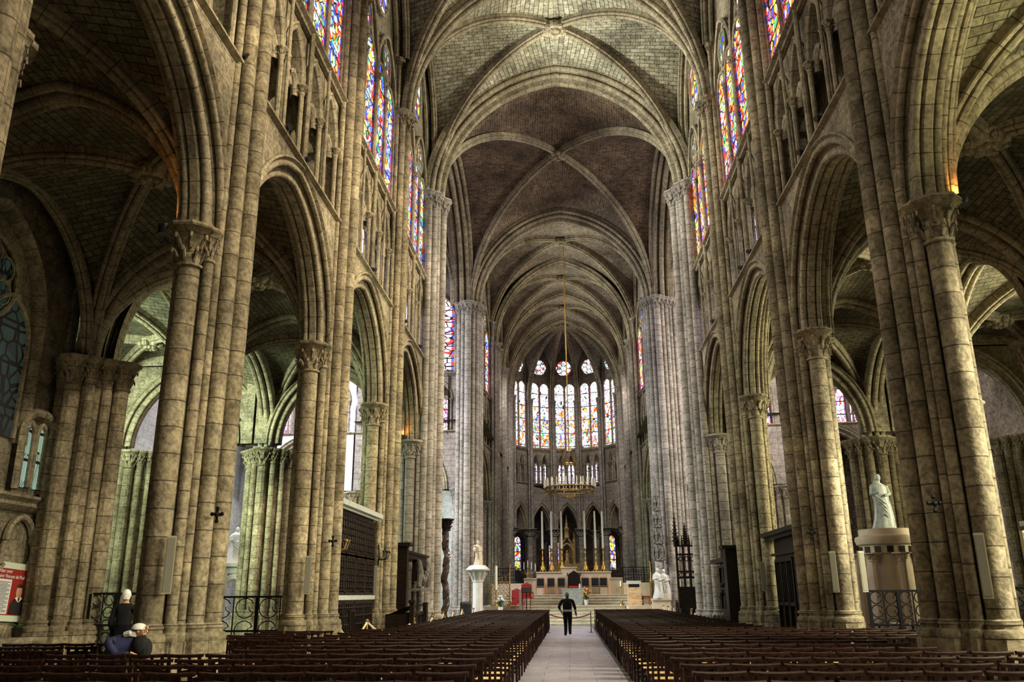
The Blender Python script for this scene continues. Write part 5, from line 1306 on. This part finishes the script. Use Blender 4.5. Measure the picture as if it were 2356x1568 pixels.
def flood(x, y, z, s, lab):
    root = empty('floodlight', (x, y, z)); tag(root, lab, 'lamp', 'dark floodlights standing on the stone ledge'); d = V3((-s*.75, -.35, -.3)).normalized()
    a = V3((0, 0, .11)); g = G(); g.tube([a-d*.11, a+d*.11], [.055, .068], 12); hs_ = g.build('lamp_housing', 'lamp_metal', root)
    g = G(); g.tube([a+d*.108, a+d*.115], .06, 12); g.build('lamp_glass', 'glass_dark', hs_)
    g = G(); g.tube([a+V3((0, -.1, 0)), (0, -.1, .02), (0, .1, .02), a+V3((0, .1, 0))], .014, 5); g.build('bracket', 'iron', root)
k = 0
for y, z in ((13.25, 11.42), (15.75, 11.42), (17.15, 11.42), (20.3, 11.42), (24.1, 11.42), (29.3, 11.42), (32.6, 11.42)):
    flood(-SA[-1]-.2, y, z-.03, -1, 'dark cylinder floodlight on the left ledge under the triforium, %s from the camera' % ordn[k]); k += 1
k = 0
for y in (13.85, 16.3, 17.75, 21.0, 23.6, 24.9, 30.3):
    flood(SA[1]+.2, y, 11.39, 1, 'dark cylinder floodlight on the right ledge under the triforium, %s from the camera' % ordn[k]); k += 1
def glow_lamp(x, y, z, target, p, lab):
    root = empty('uplight', (x, y, z)); tag(root, lab, 'lamp'); g = G(); g.lathe((0, 0, 0), [(.1, 0), (.12, .05), (.12, .16), (.09, .18)], 10); hs_ = g.build('lamp_body', 'lamp_metal', root)
    g = G(); g.lathe((0, 0, .165), [(.09, 0), (.085, .01)], 10); g.build('lamp_lens', 'lamp_lens', hs_)
    spot('uplight_beam', (x, y, z+.22), target, p, (1, .42, .10), 120, .8, .05)
glow_lamp(-6.9, 13.1, 7.82, (-6.7, 13.7, 9.0), 45, 'small orange uplight on the capital of the big left pier')
glow_lamp(6.7, 13.05, 7.82, (6.6, 13.7, 9.0), 30, 'small orange uplight on the capital of the biggest right pier')
glow_lamp(-12.2, 33.7, 7.65, (-12.3, 34.4, 9), 60, 'small yellow uplight on the far left aisle pier capital')
glow_lamp(-6.6, 33.6, 7.82, (-6.6, 34.4, 9), 25, 'small orange uplight on the capital of the left crossing pier')
# small iron crosses / sconces on shafts
for x, y, z, l in ((-5.5, 13.15, 2.95, 'on the big left pier'), (-5.55, 20.1, 2.95, 'on the pier left of the tall black screen'), (5.5, 13.0, 2.95, 'on the biggest right pier'), (5.6, 20.0, 3.0, 'on the pier right of the confessional')):
    root = empty('iron_cross', (x, y, z)); tag(root, 'small dark iron consecration cross %s' % l, 'cross'); g = G()
    g.beam((0, 0, -.1), (0, 0, .1), .03); g.beam((-.08, 0, .01), (.08, 0, .01), .03)
    for a, b in ((0, .1), (0, -.1), (.08, .01), (-.08, .01)): g.ball((a, 0, b), .035, 6, 4)
    g.ball((0, -.03, 0), .04, 6, 4)
    g.build('cross_arms', 'iron', root); g = G(); g.tube([(0, .12, 0), (0, 0, 0)], .02, 5); g.build('bracket', 'iron', root)

# ------------------------------------------------------------------ iron gates
def gate(x0, x1, y, z0, h, lab, leaves=2):
    root = empty('iron_gate', ((x0+x1)/2, y, z0)); tag(root, lab, 'gate'); w_ = (x1-x0)/2
    g = G()
    for zz in (.05, h*.5, h): g.beam((-w_, 0, zz), (w_, 0, zz), .035, .05)
    n = leaves
    for i in range(n+1): x = -w_+2*w_*i/n; g.beam((x, 0, 0), (x, 0, h), .07)
    g.build('frame', 'iron', root)
    for i in range(n):
        g = G(); xa = -w_+2*w_*i/n; cw = 2*w_/n
        g.beam((xa+cw/2, 0, 0), (xa+cw/2, 0, h), .025)
        for c in range(2):
            cx = xa+cw*(c+.5)/2; r = cw/4*.8
            m = max(2, int(h/(r*2.1)))
            for j in range(m):
                cz = h*(j+.5)/m; fl = 1 if j % 2 else -1
                g.tube([(cx+r*cos(a), 0, cz+fl*r*sin(a)) for a in [pi*.15+pi*1.7*q/12 for q in range(13)]], .014, 5)
                g.tube([(cx+r*cos(pi*.15), 0, cz+fl*r*sin(pi*.15)), (cx+r*.45, 0, cz+fl*r*.2), (cx+r*.4, 0, cz-fl*r*.15)], .012, 5)
        g.build('scroll_panel', 'iron', root)
gate(-11.55, -10.3, 20.5, .35, 1.45, 'black wrought iron gate with scrolls beside the standing man')
gate(-9.4, -6.9, 22.5, 0, 1.7, 'black wrought iron double gate between the big left pier and the screen pier')
gate(6.8, 8.1, 20.3, 0, 1.72, 'black wrought iron gate between the two nearest right piers')
gate(8.1, 9.7, 16.8, 0, 1.75, 'black wrought iron gate at the right edge of the picture')

# ------------------------------------------------------------------ left aisle wall: poster, blind arcade, basin
root = empty('framed_poster', (-12.9, 19.42, 1.2), 0); tag(root, 'tilted white-mounted exhibition poster with a red portrait on the left wall', 'poster')
PF = Frame((0, 0, 0), (0, 1, 0), (1, 0, 0))
g = G(); g.box(-.04, 0, -.75, .75, 0, 1.3); g.build('mount', 'poster_white', root)
g = G(); g.box(0, .012, -.62, .62, .14, 1.16); pf_ = g.build('red_field', 'poster_red', root)
g = G(); g.box(.012, .016, -.62, -.06, .16, .92); g.build('text_column', 'paper', pf_)
g = G()
for k in range(22): g.box(.016, .018, -.58, -.1-.1*(k % 3 == 2), .2+k*.031, .212+k*.031)
g.build('text_lines', 'ink', pf_)
g = G()
rows = [[(.03, -.0+.27+rr*cos(a)*(1 if z > .62 else 1.6), z) for a in (pi, 0)] for z, rr in ((.16, .17), (.4, .16), (.5, .1))]
g.grid(rows); g.build('portrait_robe', 'ink', pf_)
g = G(); g.ball((.02, .27, .66), .13, 12, 8, (.12, .85, 1.15)); g.build('portrait_face', 'skin', pf_)
g = G(); g.ball((.02, .27, .79), .12, 12, 8, (.14, 1, .4)); g.build('portrait_cap', 'ink', pf_)
g = G(); g.poly([(.034, .13, .52), (.034, .27, .42), (.034, .21, .56)]); g.poly([(.034, .41, .52), (.034, .27, .42), (.034, .33, .56)]); g.build('portrait_collar', 'paper', pf_)
def text(s, loc, rot, size, mat, parent, ext=.002):
    c = bpy.data.curves.new('lettering', 'FONT'); c.body = s; c.size = size; c.extrude = ext; c.materials.append(M[mat])
    t_ = bpy.data.objects.new('lettering_curve', c); me = bpy.data.meshes.new_from_object(t_); bpy.data.objects.remove(t_)
    me.materials.clear(); me.materials.append(M[mat]); o = bpy.data.objects.new('lettering', me); C.objects.link(o); o.location = loc; o.rotation_euler = rot; o.parent = parent; return o
text('Hier over', (.02, -.58, 1.06), (pi/2, 0, pi/2), .12, 'paper', pf_)
text('Saint Vincent de Paul', (.02, -.6, .95), (pi/2, 0, pi/2), .115, 'paper', pf_)
root.rotation_euler = (radians(-3), 0, 0)
# blind arcade with trefoil arches and a cornice on the wall
g = G(); WF = Frame((-12.95, 13.0, 0), (0, 1, 0), (-1, 0, 0))
root = empty('blind_arcade', (-12.95, 16.5, 0)); tag(root, 'carved stone blind arcade with trefoil arches on the left aisle wall', 'arcade')
RF = Frame((0, 0, 0), (0, 1, 0), (-1, 0, 0))
g = G(); sec = [(.05, 4.05), (-.22, 4.05), (-.24, 3.98), (-.12, 3.9), (-.12, 3.84), (-.18, 3.8), (-.06, 3.7), (.05, 3.66)]
g.grid([[RF(t, d, z) for d, z in sec] for t in (-4, 3.9)], None); g.build('cornice', 'mould', root)
for t in (-2.9, -.95, 1.0, 2.95):
    g = G()
    for q, (cc, hs, z0, rs) in enumerate(((t, .42, 3.0, .48),)):
        arch_sweep(g, RF, -.06, cc, hs, z0, rs, [(.14, .06), (.14, -.04), (.08, -.08), (.02, -.04), (0, .06)], 8)
    for sg in (-1, 1): g.tube([RF(t+sg*(.42+.16*sin(a)), -.04, 2.72+.28*cos(a)) for a in [pi*q/8 for q in range(9)]], .055, 6)
    g.build('trefoil_arch', 'mould', root)
    g = G()
    for sg in (-1, 1):
        p = RF(t+sg*.72, -.06, 0); g.shaft(p.x, p.y, .07, 1.2, 2.3, 8); capital(g, p.x, p.y, 2.5, .07, .3, .08, 6)
    g.build('colonnette', 'mould', root)
g = G(); g.box(-13.0, -12.3, 13, 20.0, 0, .72); g.box(-13.0, -12.2, 13, 20.1, .72, .86); o = g.build('trim_stone_bench', 'wall'); o['kind'] = 'structure'
root = empty('potted_plant', (-12.55, 19.35, .86)); tag(root, 'small dark potted plant on the stone bench under the poster', 'plant')
g = G(); g.lathe((0, 0, 0), [(.09, 0), (.12, .2), (.1, .2)], 10); g.build('pot', 'wood', root); g = G()
for k in range(9): a = k*.7; g.tube([(0, 0, .15), (.05*cos(a), .05*sin(a), .25), (.11*cos(a), .11*sin(a), .27)], .012, 4)
g.build('foliage', 'green', root)

# ------------------------------------------------------------------ tombs
root = empty('royal_tomb', (-15.5, 40.6, 0)); tag(root, 'white marble arcaded tomb carrying two kneeling statues in the bright left transept', 'tomb')
g = G(); g.box(-1.6, 1.6, -1.3, 1.3, 0, .6); g.build('base', 'marble', root)
g = G(); g.box(-1.5, 1.5, -1.2, 1.2, 2.75, 3.05); g.box(-1.65, 1.65, -1.35, 1.35, 3.05, 3.2); g.build('entablature', 'marble', root)
for x in (-1.35, -.45, .45, 1.35):
    g = G(); g.box(x-.12, x+.12, -1.2, -1.0, .6, 2.75); g.box(x-.12, x+.12, 1.0, 1.2, .6, 2.75); g.build('pillar', 'marble', root)
for x in (-.9, 0, .9):
    g = G(); arch_sweep(g, Frame((x-.45, -1.1, 0), (1, 0, 0), (0, 1, 0)), 0, .45, .32, 2.1, .33, [(.3, -.08), (.08, -.1), (0, 0), (.08, .1), (.3, .08)], 8); g.build('arch', 'marble', root)
for y in (-.9, 0, .9):
    g = G(); arch_sweep(g, Frame((1.4, y-.4, 0), (0, 1, 0), (1, 0, 0)), 0, .4, .3, 2.1, .3, [(.3, -.08), (.08, -.1), (0, 0), (.08, .1), (.3, .08)], 8); g.build('arch', 'marble', root)
for i, (x, y, l) in enumerate(((-.65, 0, 'left one, partly hidden'), (.75, .1, 'right one with pleated cloak'))):
    g = G(); robed_figure(g, 0, 0, 0, 1.75, .06, 14, 4+i, kneel=True); g.tube([(-.4, .3, .05), (-.7, .6, .05)], [.3, .1], 8); o = g.build('kneeling_statue', 'marble'); o.location = (-15.5+x*.9, 40.6+y, 3.2); tag(o, 'white kneeling marble statue on the tomb, %s' % l, 'statue')
g = G(); robed_figure(g, 0, 0, 0, .5, 0, 8, 2, kneel=True)
g = G(); g.lathe((0, 0, 0), [(1.0, 0), (1.0, .35), (.9, .4), (.8, .5), (.8, 2.9), (.86, 2.95), (.86, 3.2), (.95, 3.25), (1.0, 3.4), (.98, 3.5), (.85, 3.55), (.85, 3.75)], 20)
root = empty('monument_pillar', (10.9, 30.2, 0)); tag(root, 'round stone funerary monument with a frieze of black panels behind the right gate', 'monument'); g.build('drum', 'cream', root)
g = G()
for k in range(14): a = 2*pi*k/14; p = V3((.87*cos(a), .87*sin(a), 3.07)); g.beam(p-V3((cos(a), sin(a), 0))*.03, p+V3((cos(a), sin(a), 0))*.015, .2, .2)
g.build('black_panels', 'black_marble', root)
g = G()
for k in range(7): a = 2*pi*k/7+.3; g.shaft(.98*cos(a), .98*sin(a), .13, .4, 2.7, 8); capital(g, .98*cos(a), .98*sin(a), 2.95, .12, .3, .08, 6)
g.build('pilaster', 'cream', root)
g = G(); robed_figure(g, 0, 0, 0, 1.9, 0, 14, 9); o = g.build('white_statue', 'marble_grey'); o.location = (10.9, 30.2, 3.75); tag(o, 'pale draped statue standing on the round monument at right', 'statue')
root = empty('wall_tomb', (15.8, 27.0, 0)); tag(root, 'stone wall tomb with paired pillars and a low ornamented chest at the far right', 'tomb')
g = G(); g.box(-1.2, 1.4, 0, .6, 0, 1.5); g.box(-1.3, 1.5, -.1, .7, 1.5, 1.65); g.build('chest', 'cream', root)
g = G()
for k in range(5): g.ball((-1+.5*k, 0, 1.75), .13, 8, 5)
g.lathe((.1, .1, 1.65), [(.3, 0), (.2, .25), (.05, .4)], 8); g.build('crest', 'cream', root)
for x in (-1.0, -.1, .8): g = G(); g.box(x-.25, x+.25, .5, .9, 0, 3.1); g.box(x-.32, x+.32, .4, .95, 3.1, 3.3); g.build('pillar', 'marble_grey', root)
g = G(); g.box(-1.4, 1.5, .35, 1.0, 3.3, 3.4); g.box(-1.3, 1.4, .4, 1.0, 3.4, 3.65); g.box(-1.5, 1.6, .3, 1.0, 3.65, 3.8); g.build('entablature', 'marble_grey', root)
g = G()
for k in range(7): g.box(-1.2+.37*k, -1.0+.37*k, .36, .42, 3.42, 3.62)
g.build('black_panels', 'black_marble', root)
root = empty('information_table', (9.9, 27.5, 0)); tag(root, 'low table with blue cloth and papers behind the right gate', 'table')
g = G(); g.box(-.7, .7, -.35, .35, .72, .76); g.build('table_top', 'wood', root); g = G(); g.box(-.65, .3, -.3, .3, .76, .79); g.build('cloth', 'navy', root)
for x in (-.6, .6):
    for y in (-.3, .3): g = G(); g.beam((x, y, 0), (x, y, .72), .05); g.build('leg', 'wood', root)
g = G(); g.box(-.15, .1, -.1, .12, .79, .8); g.box(.2, .4, -.15, .05, .76, .775); g.build('papers', 'paper', root)

# ------------------------------------------------------------------ people
def zone_mat(name, zones):
    """clothing colours by height of the figure: [(upto z, colour)] in object space"""
    m, nt, b, N, L = new_mat(name); tc = N.new('ShaderNodeTexCoord'); sx = N.new('ShaderNodeSeparateXYZ'); L.new(tc.outputs['Object'], sx.inputs[0])
    mr = N.new('ShaderNodeMapRange'); mr.inputs[1].default_value = 0; mr.inputs[2].default_value = 2; L.new(sx.outputs[2], mr.inputs[0])
    cr = N.new('ShaderNodeValToRGB'); cr.color_ramp.interpolation = 'CONSTANT'; e = cr.color_ramp.elements
    e[0].position = 0; e[0].color = (*zones[0][1], 1); e[1].position = zones[0][0]/2; e[1].color = (*zones[1][1], 1)
    for k in range(2, len(zones)): q = e.new(zones[k-1][0]/2); q.color = (*zones[k][1], 1)
    L.new(mr.outputs[0], cr.inputs[0]); L.new(cr.outputs[0], b.inputs['Base Color']); b.inputs['Roughness'].default_value = .95; b.inputs['Specular IOR Level'].default_value = .1
    return m
def skin_body(name, parent, J, E_, mat, levels=2):
    """J: {name: (x,y,z,r)}; E_: edges; root joint first"""
    keys = list(J); me = bpy.data.meshes.new(name); me.from_pydata([J[k][:3] for k in keys], [(keys.index(a), keys.index(b)) for a, b in E_], [])
    o = bpy.data.objects.new(name, me); C.objects.link(o); o.parent = parent
    md = o.modifiers.new('skin', 'SKIN'); md.use_smooth_shade = True
    for i, k in enumerate(keys):
        r = J[k][3]; sv = me.skin_vertices[0].data[i]; sv.radius = r if isinstance(r, tuple) else (r, r); sv.use_root = (i == 0)
    sd = o.modifiers.new('smooth', 'SUBSURF'); sd.levels = levels; sd.render_levels = levels
    me.materials.append(mat); return o
def hand(J, E_, wrist, pre, d, spread, r=.0095, curl=(0, 0, -1)):
    """palm and five fingers beyond the wrist joint; d direction of hand, spread sideways axis"""
    w_ = V3(J[wrist][:3]); d = V3(d).normalized(); sp = V3(spread).normalized(); cu = V3(curl)
    pm = w_+d*.055; J[pre+'palm'] = (*pm, (.034, .018)); E_.append((wrist, pre+'palm'))
    for k, (off, ln) in enumerate(((-.03, .065), (-.01, .078), (.011, .073), (.03, .056))):
        a = pm+sp*off+d*.03; b = a+d*ln*.6+cu*.01; c = b+d*ln*.35+cu*.025
        J[pre+'k%d' % k] = (*a, r); J[pre+'f%d' % k] = (*b, r*.9); J[pre+'t%d' % k] = (*c, r*.8)
        E_ += [(pre+'palm', pre+'k%d' % k), (pre+'k%d' % k, pre+'f%d' % k), (pre+'f%d' % k, pre+'t%d' % k)]
    a = w_+d*.03-sp*.035; b = a-sp*.022+d*.03
    J[pre+'th0'] = (*a, r*1.15); J[pre+'th1'] = (*b, r); E_ += [(wrist, pre+'th0'), (pre+'th0', pre+'th1')]
def standing(name, loc, rz, lab, h, zones, hair, pose, hair_len=0, skin_extra=None, girth=1):
    root = empty(name, loc, rz); tag(root, lab, 'person'); root.scale = (h/1.75,)*3
    J = {'hip': (0, 0, .95, (.155*girth, .115*girth)), 'waist': (0, 0, 1.1, (.15*girth, .11*girth)), 'chest': (0, 0, 1.3, (.17*girth, .12*girth)), 'upper': (0, 0, 1.43, (.12, .085)), 'neck': (0, 0, 1.52, (.052, .055)), 'skull0': (0, .01, 1.58, (.062, .07)), 'skull': (0, .01, 1.655, (.078, .095)), 'crown': (0, 0, 1.72, (.06, .075))}
    E_ = [('hip', 'waist'), ('waist', 'chest'), ('chest', 'upper'), ('upper', 'neck'), ('neck', 'skull0'), ('skull0', 'skull'), ('skull', 'crown')]
    for s, sd in ((-1, 'l'), (1, 'r')):
        el, wr, kn, an = pose[sd+'e'], pose[sd+'w'], pose[sd+'k'], pose[sd+'a']
        J[sd+'sh'] = (s*.17*girth, 0, 1.42, .062*girth); J[sd+'el'] = (*el, .05*girth); J[sd+'wr'] = (*wr, .03)
        J[sd+'th'] = (s*.095, 0, .86, .092*girth); J[sd+'kn'] = (*kn, .066*girth); J[sd+'an'] = (*an, .05*girth); J[sd+'to'] = (an[0]+s*.03, an[1]+.15, an[2]-.04, (.045, .028)); J[sd+'he'] = (an[0], an[1]-.04, an[2]-.04, .035)
        E_ += [('upper', sd+'sh'), (sd+'sh', sd+'el'), (sd+'el', sd+'wr'), ('hip', sd+'th'), (sd+'th', sd+'kn'), (sd+'kn', sd+'an'), (sd+'an', sd+'to'), (sd+'an', sd+'he')]
        d = V3(wr)-V3(el); hand(J, E_, sd+'wr', sd, d, (0, 1, 0) if abs(d.z) > .1 else (0, 0, 1), .0095)
    body = skin_body('body', root, J, E_, zone_mat(name+'_clothes', zones))
    g = G()   # ears, nose, brow
    for s in (-1, 1): g.ball((s*.083, .0, 1.645), .022, 6, 5, (.4, .8, 1.3)); g.ball((s*.03, .095, 1.665), .012, 6, 4)
    g.ball((0, .108, 1.64), .018, 6, 5, (.7, 1, 1.4)); g.ball((0, .095, 1.60), .02, 6, 4, (1.2, .5, .4)); g.build('face_features', 'skin', root)
    g = G(); rows = []
    for i in range(7):
        a = pi/2*i/6*1.25; r = sin(a)
        rows.append([(.088*r*cos(q), -.012+.105*r*sin(q)*(1 if sin(q) < 0 else .8), 1.66+.105*cos(a)-(.05+hair_len if (sin(q) < -.2 and i > 4) else 0)) for q in [2*pi*k/14 for k in range(14)]])
    g.grid(rows, closed=True); g.build('hair', hair, root)
    return root
BK, SK = (.004, .004, .005), (.50, .27, .17)
walk = dict(le=(-.36, -.06, 1.16), lw=(-.25, .05, .96), re=(.32, .0, 1.13), rw=(.36, .08, .88), lk=(-.085, .06, .5), la=(-.09, .0, .08), rk=(.095, .12, .52), ra=(.08, -.04, .13))
standing('walking_person', (-.08, 37.5, .012), 0, 'person in black walking up the central aisle away from the camera', 1.76,
         [(.96, BK), (.98, BK), (1.06, (.20, .21, .21)), (1.5, BK), (1.56, (.03, .02, .018)), (2, (.03, .02, .018))], 'dark_hair', walk, girth=1.32)
stnd = dict(le=(-.24, -.02, 1.14), lw=(-.2, .1, .93), re=(.25, 0, 1.14), rw=(.24, .06, .9), lk=(-.1, .02, .5), la=(-.1, 0, .08), rk=(.1, .02, .5), ra=(.1, 0, .08))
standing('standing_person', (-9.2, 17.7, 0), .25, 'white-haired person in a black short-sleeved shirt standing at the left iron gate', 1.86,
         [(.95, BK), (.96, BK), (1.10, BK), (1.50, (.01, .01, .012)), (2, SK)], 'white_hair', stnd)
standing('visitor', (-7.95, 24.6, 0), -.3, 'visitor in grey bending forward with a paper, just right of the big left pier', 1.6,
         [(.95, (.02, .02, .03)), (1.5, (.18, .2, .17)), (2, SK)], 'petal_o', stnd)
standing('visitor', (-7.75, 26.8, 0), .1, 'visitor in dark clothes with a pale cap behind the left double gate', 1.7,
         [(.95, (.015, .015, .02)), (1.3, (.06, .08, .09)), (1.5, (.03, .03, .04)), (2, SK)], 'white_hair', stnd)
# bare arms of the standing man are skin: forearm sleeves end at the elbow
# reclining person in the chairs
root = empty('reclining_person', (-6.12, 12.3, 0)); tag(root, 'person in a dark blue jacket slumped back in a chair, wearing a white cap', 'person')
J = {'hip': (-.62, .25, .52, (.16, .14)), 'waist': (-.48, .12, .72, (.17, .15)), 'chest': (-.3, .0, .96, (.2, .17)), 'upper': (-.16, -.04, 1.1, (.15, .12)), 'neck': (-.04, -.06, 1.17, (.06, .06)),
     'lsh': (-.36, -.2, 1.1, .075), 'lel': (-.15, -.3, .93, .058), 'lwr': (.05, -.32, .96, .032), 'rsh': (-.08, .16, 1.06, .075), 'rel': (-.1, .35, .85, .055), 'rwr': (-.25, .45, .65, .035),
     'lth': (-.62, .35, .48, .1), 'lkn': (-.55, .8, .5, .07), 'lan': (-.5, .9, .08, .05), 'rth': (-.5, .4, .48, .1), 'rkn': (-.35, .85, .5, .07), 'ran': (-.3, .95, .08, .05)}
E_ = [('hip', 'waist'), ('waist', 'chest'), ('chest', 'upper'), ('upper', 'neck'), ('upper', 'lsh'), ('lsh', 'lel'), ('lel', 'lwr'), ('upper', 'rsh'), ('rsh', 'rel'), ('rel', 'rwr'), ('hip', 'lth'), ('lth', 'lkn'), ('lkn', 'lan'), ('hip', 'rth'), ('rth', 'rkn'), ('rkn', 'ran')]
skin_body('body', root, J, E_, M['navy'])
J = {'nk': (-.05, -.06, 1.16, .055), 's0': (.0, -.07, 1.23, (.07, .075)), 's1': (.06, -.08, 1.27, (.085, .09)), 's2': (.12, -.09, 1.25, (.07, .075)), 'ch': (.1, -.08, 1.18, (.05, .045))}
o = skin_body('head', root, J, [('nk', 's0'), ('s0', 's1'), ('s1', 's2'), ('s1', 'ch')], M['skin']); o['label'] = 'head tilted back'
g = G(); g.ball((.155, -.1, 1.29), .022, 6, 5, (1, .8, 1.4)); g.ball((.15, -.08, 1.24), .018, 6, 4); g.ball((.06, -.17, 1.24), .02, 6, 5, (1.2, .5, 1)); g.build('face_features', 'skin', root)
g = G(); rows = []
for i in range(7):
    a = pi/2*i/6; rows.append([(.03+.11*sin(a)*cos(q), -.085+.105*sin(a)*sin(q), 1.27+.085*cos(a)) for q in [2*pi*k/14 for k in range(14)]])
g.grid(rows, closed=True); g.build('white_cap', 'cloth_white', root)
g = G(); g.tube([(-.14, -.14, 1.2), (-.06, -.15, 1.22), (-.0, -.1, 1.2), (-.02, .04, 1.18)], [.04, .045, .04, .03], 8); g.build('collar', 'cloth_white', root)
g = G(); g.ball((.04, -.04, 1.08), .11, 10, 7, (1, .9, 1.3)); g.ball((.1, .02, 1.0), .1, 10, 7, (1, 1, 1.5)); g.ball((.0, .06, .95), .1, 8, 6); g.build('scarf', 'black', root)
J = {'lwr2': (.03, -.32, .965, .03)}; E_ = []; hand(J, E_, 'lwr2', 'h', (1, -.05, -.1), (0, -1, .1), .0095); o = skin_body('hand', root, J, E_, M['skin'])
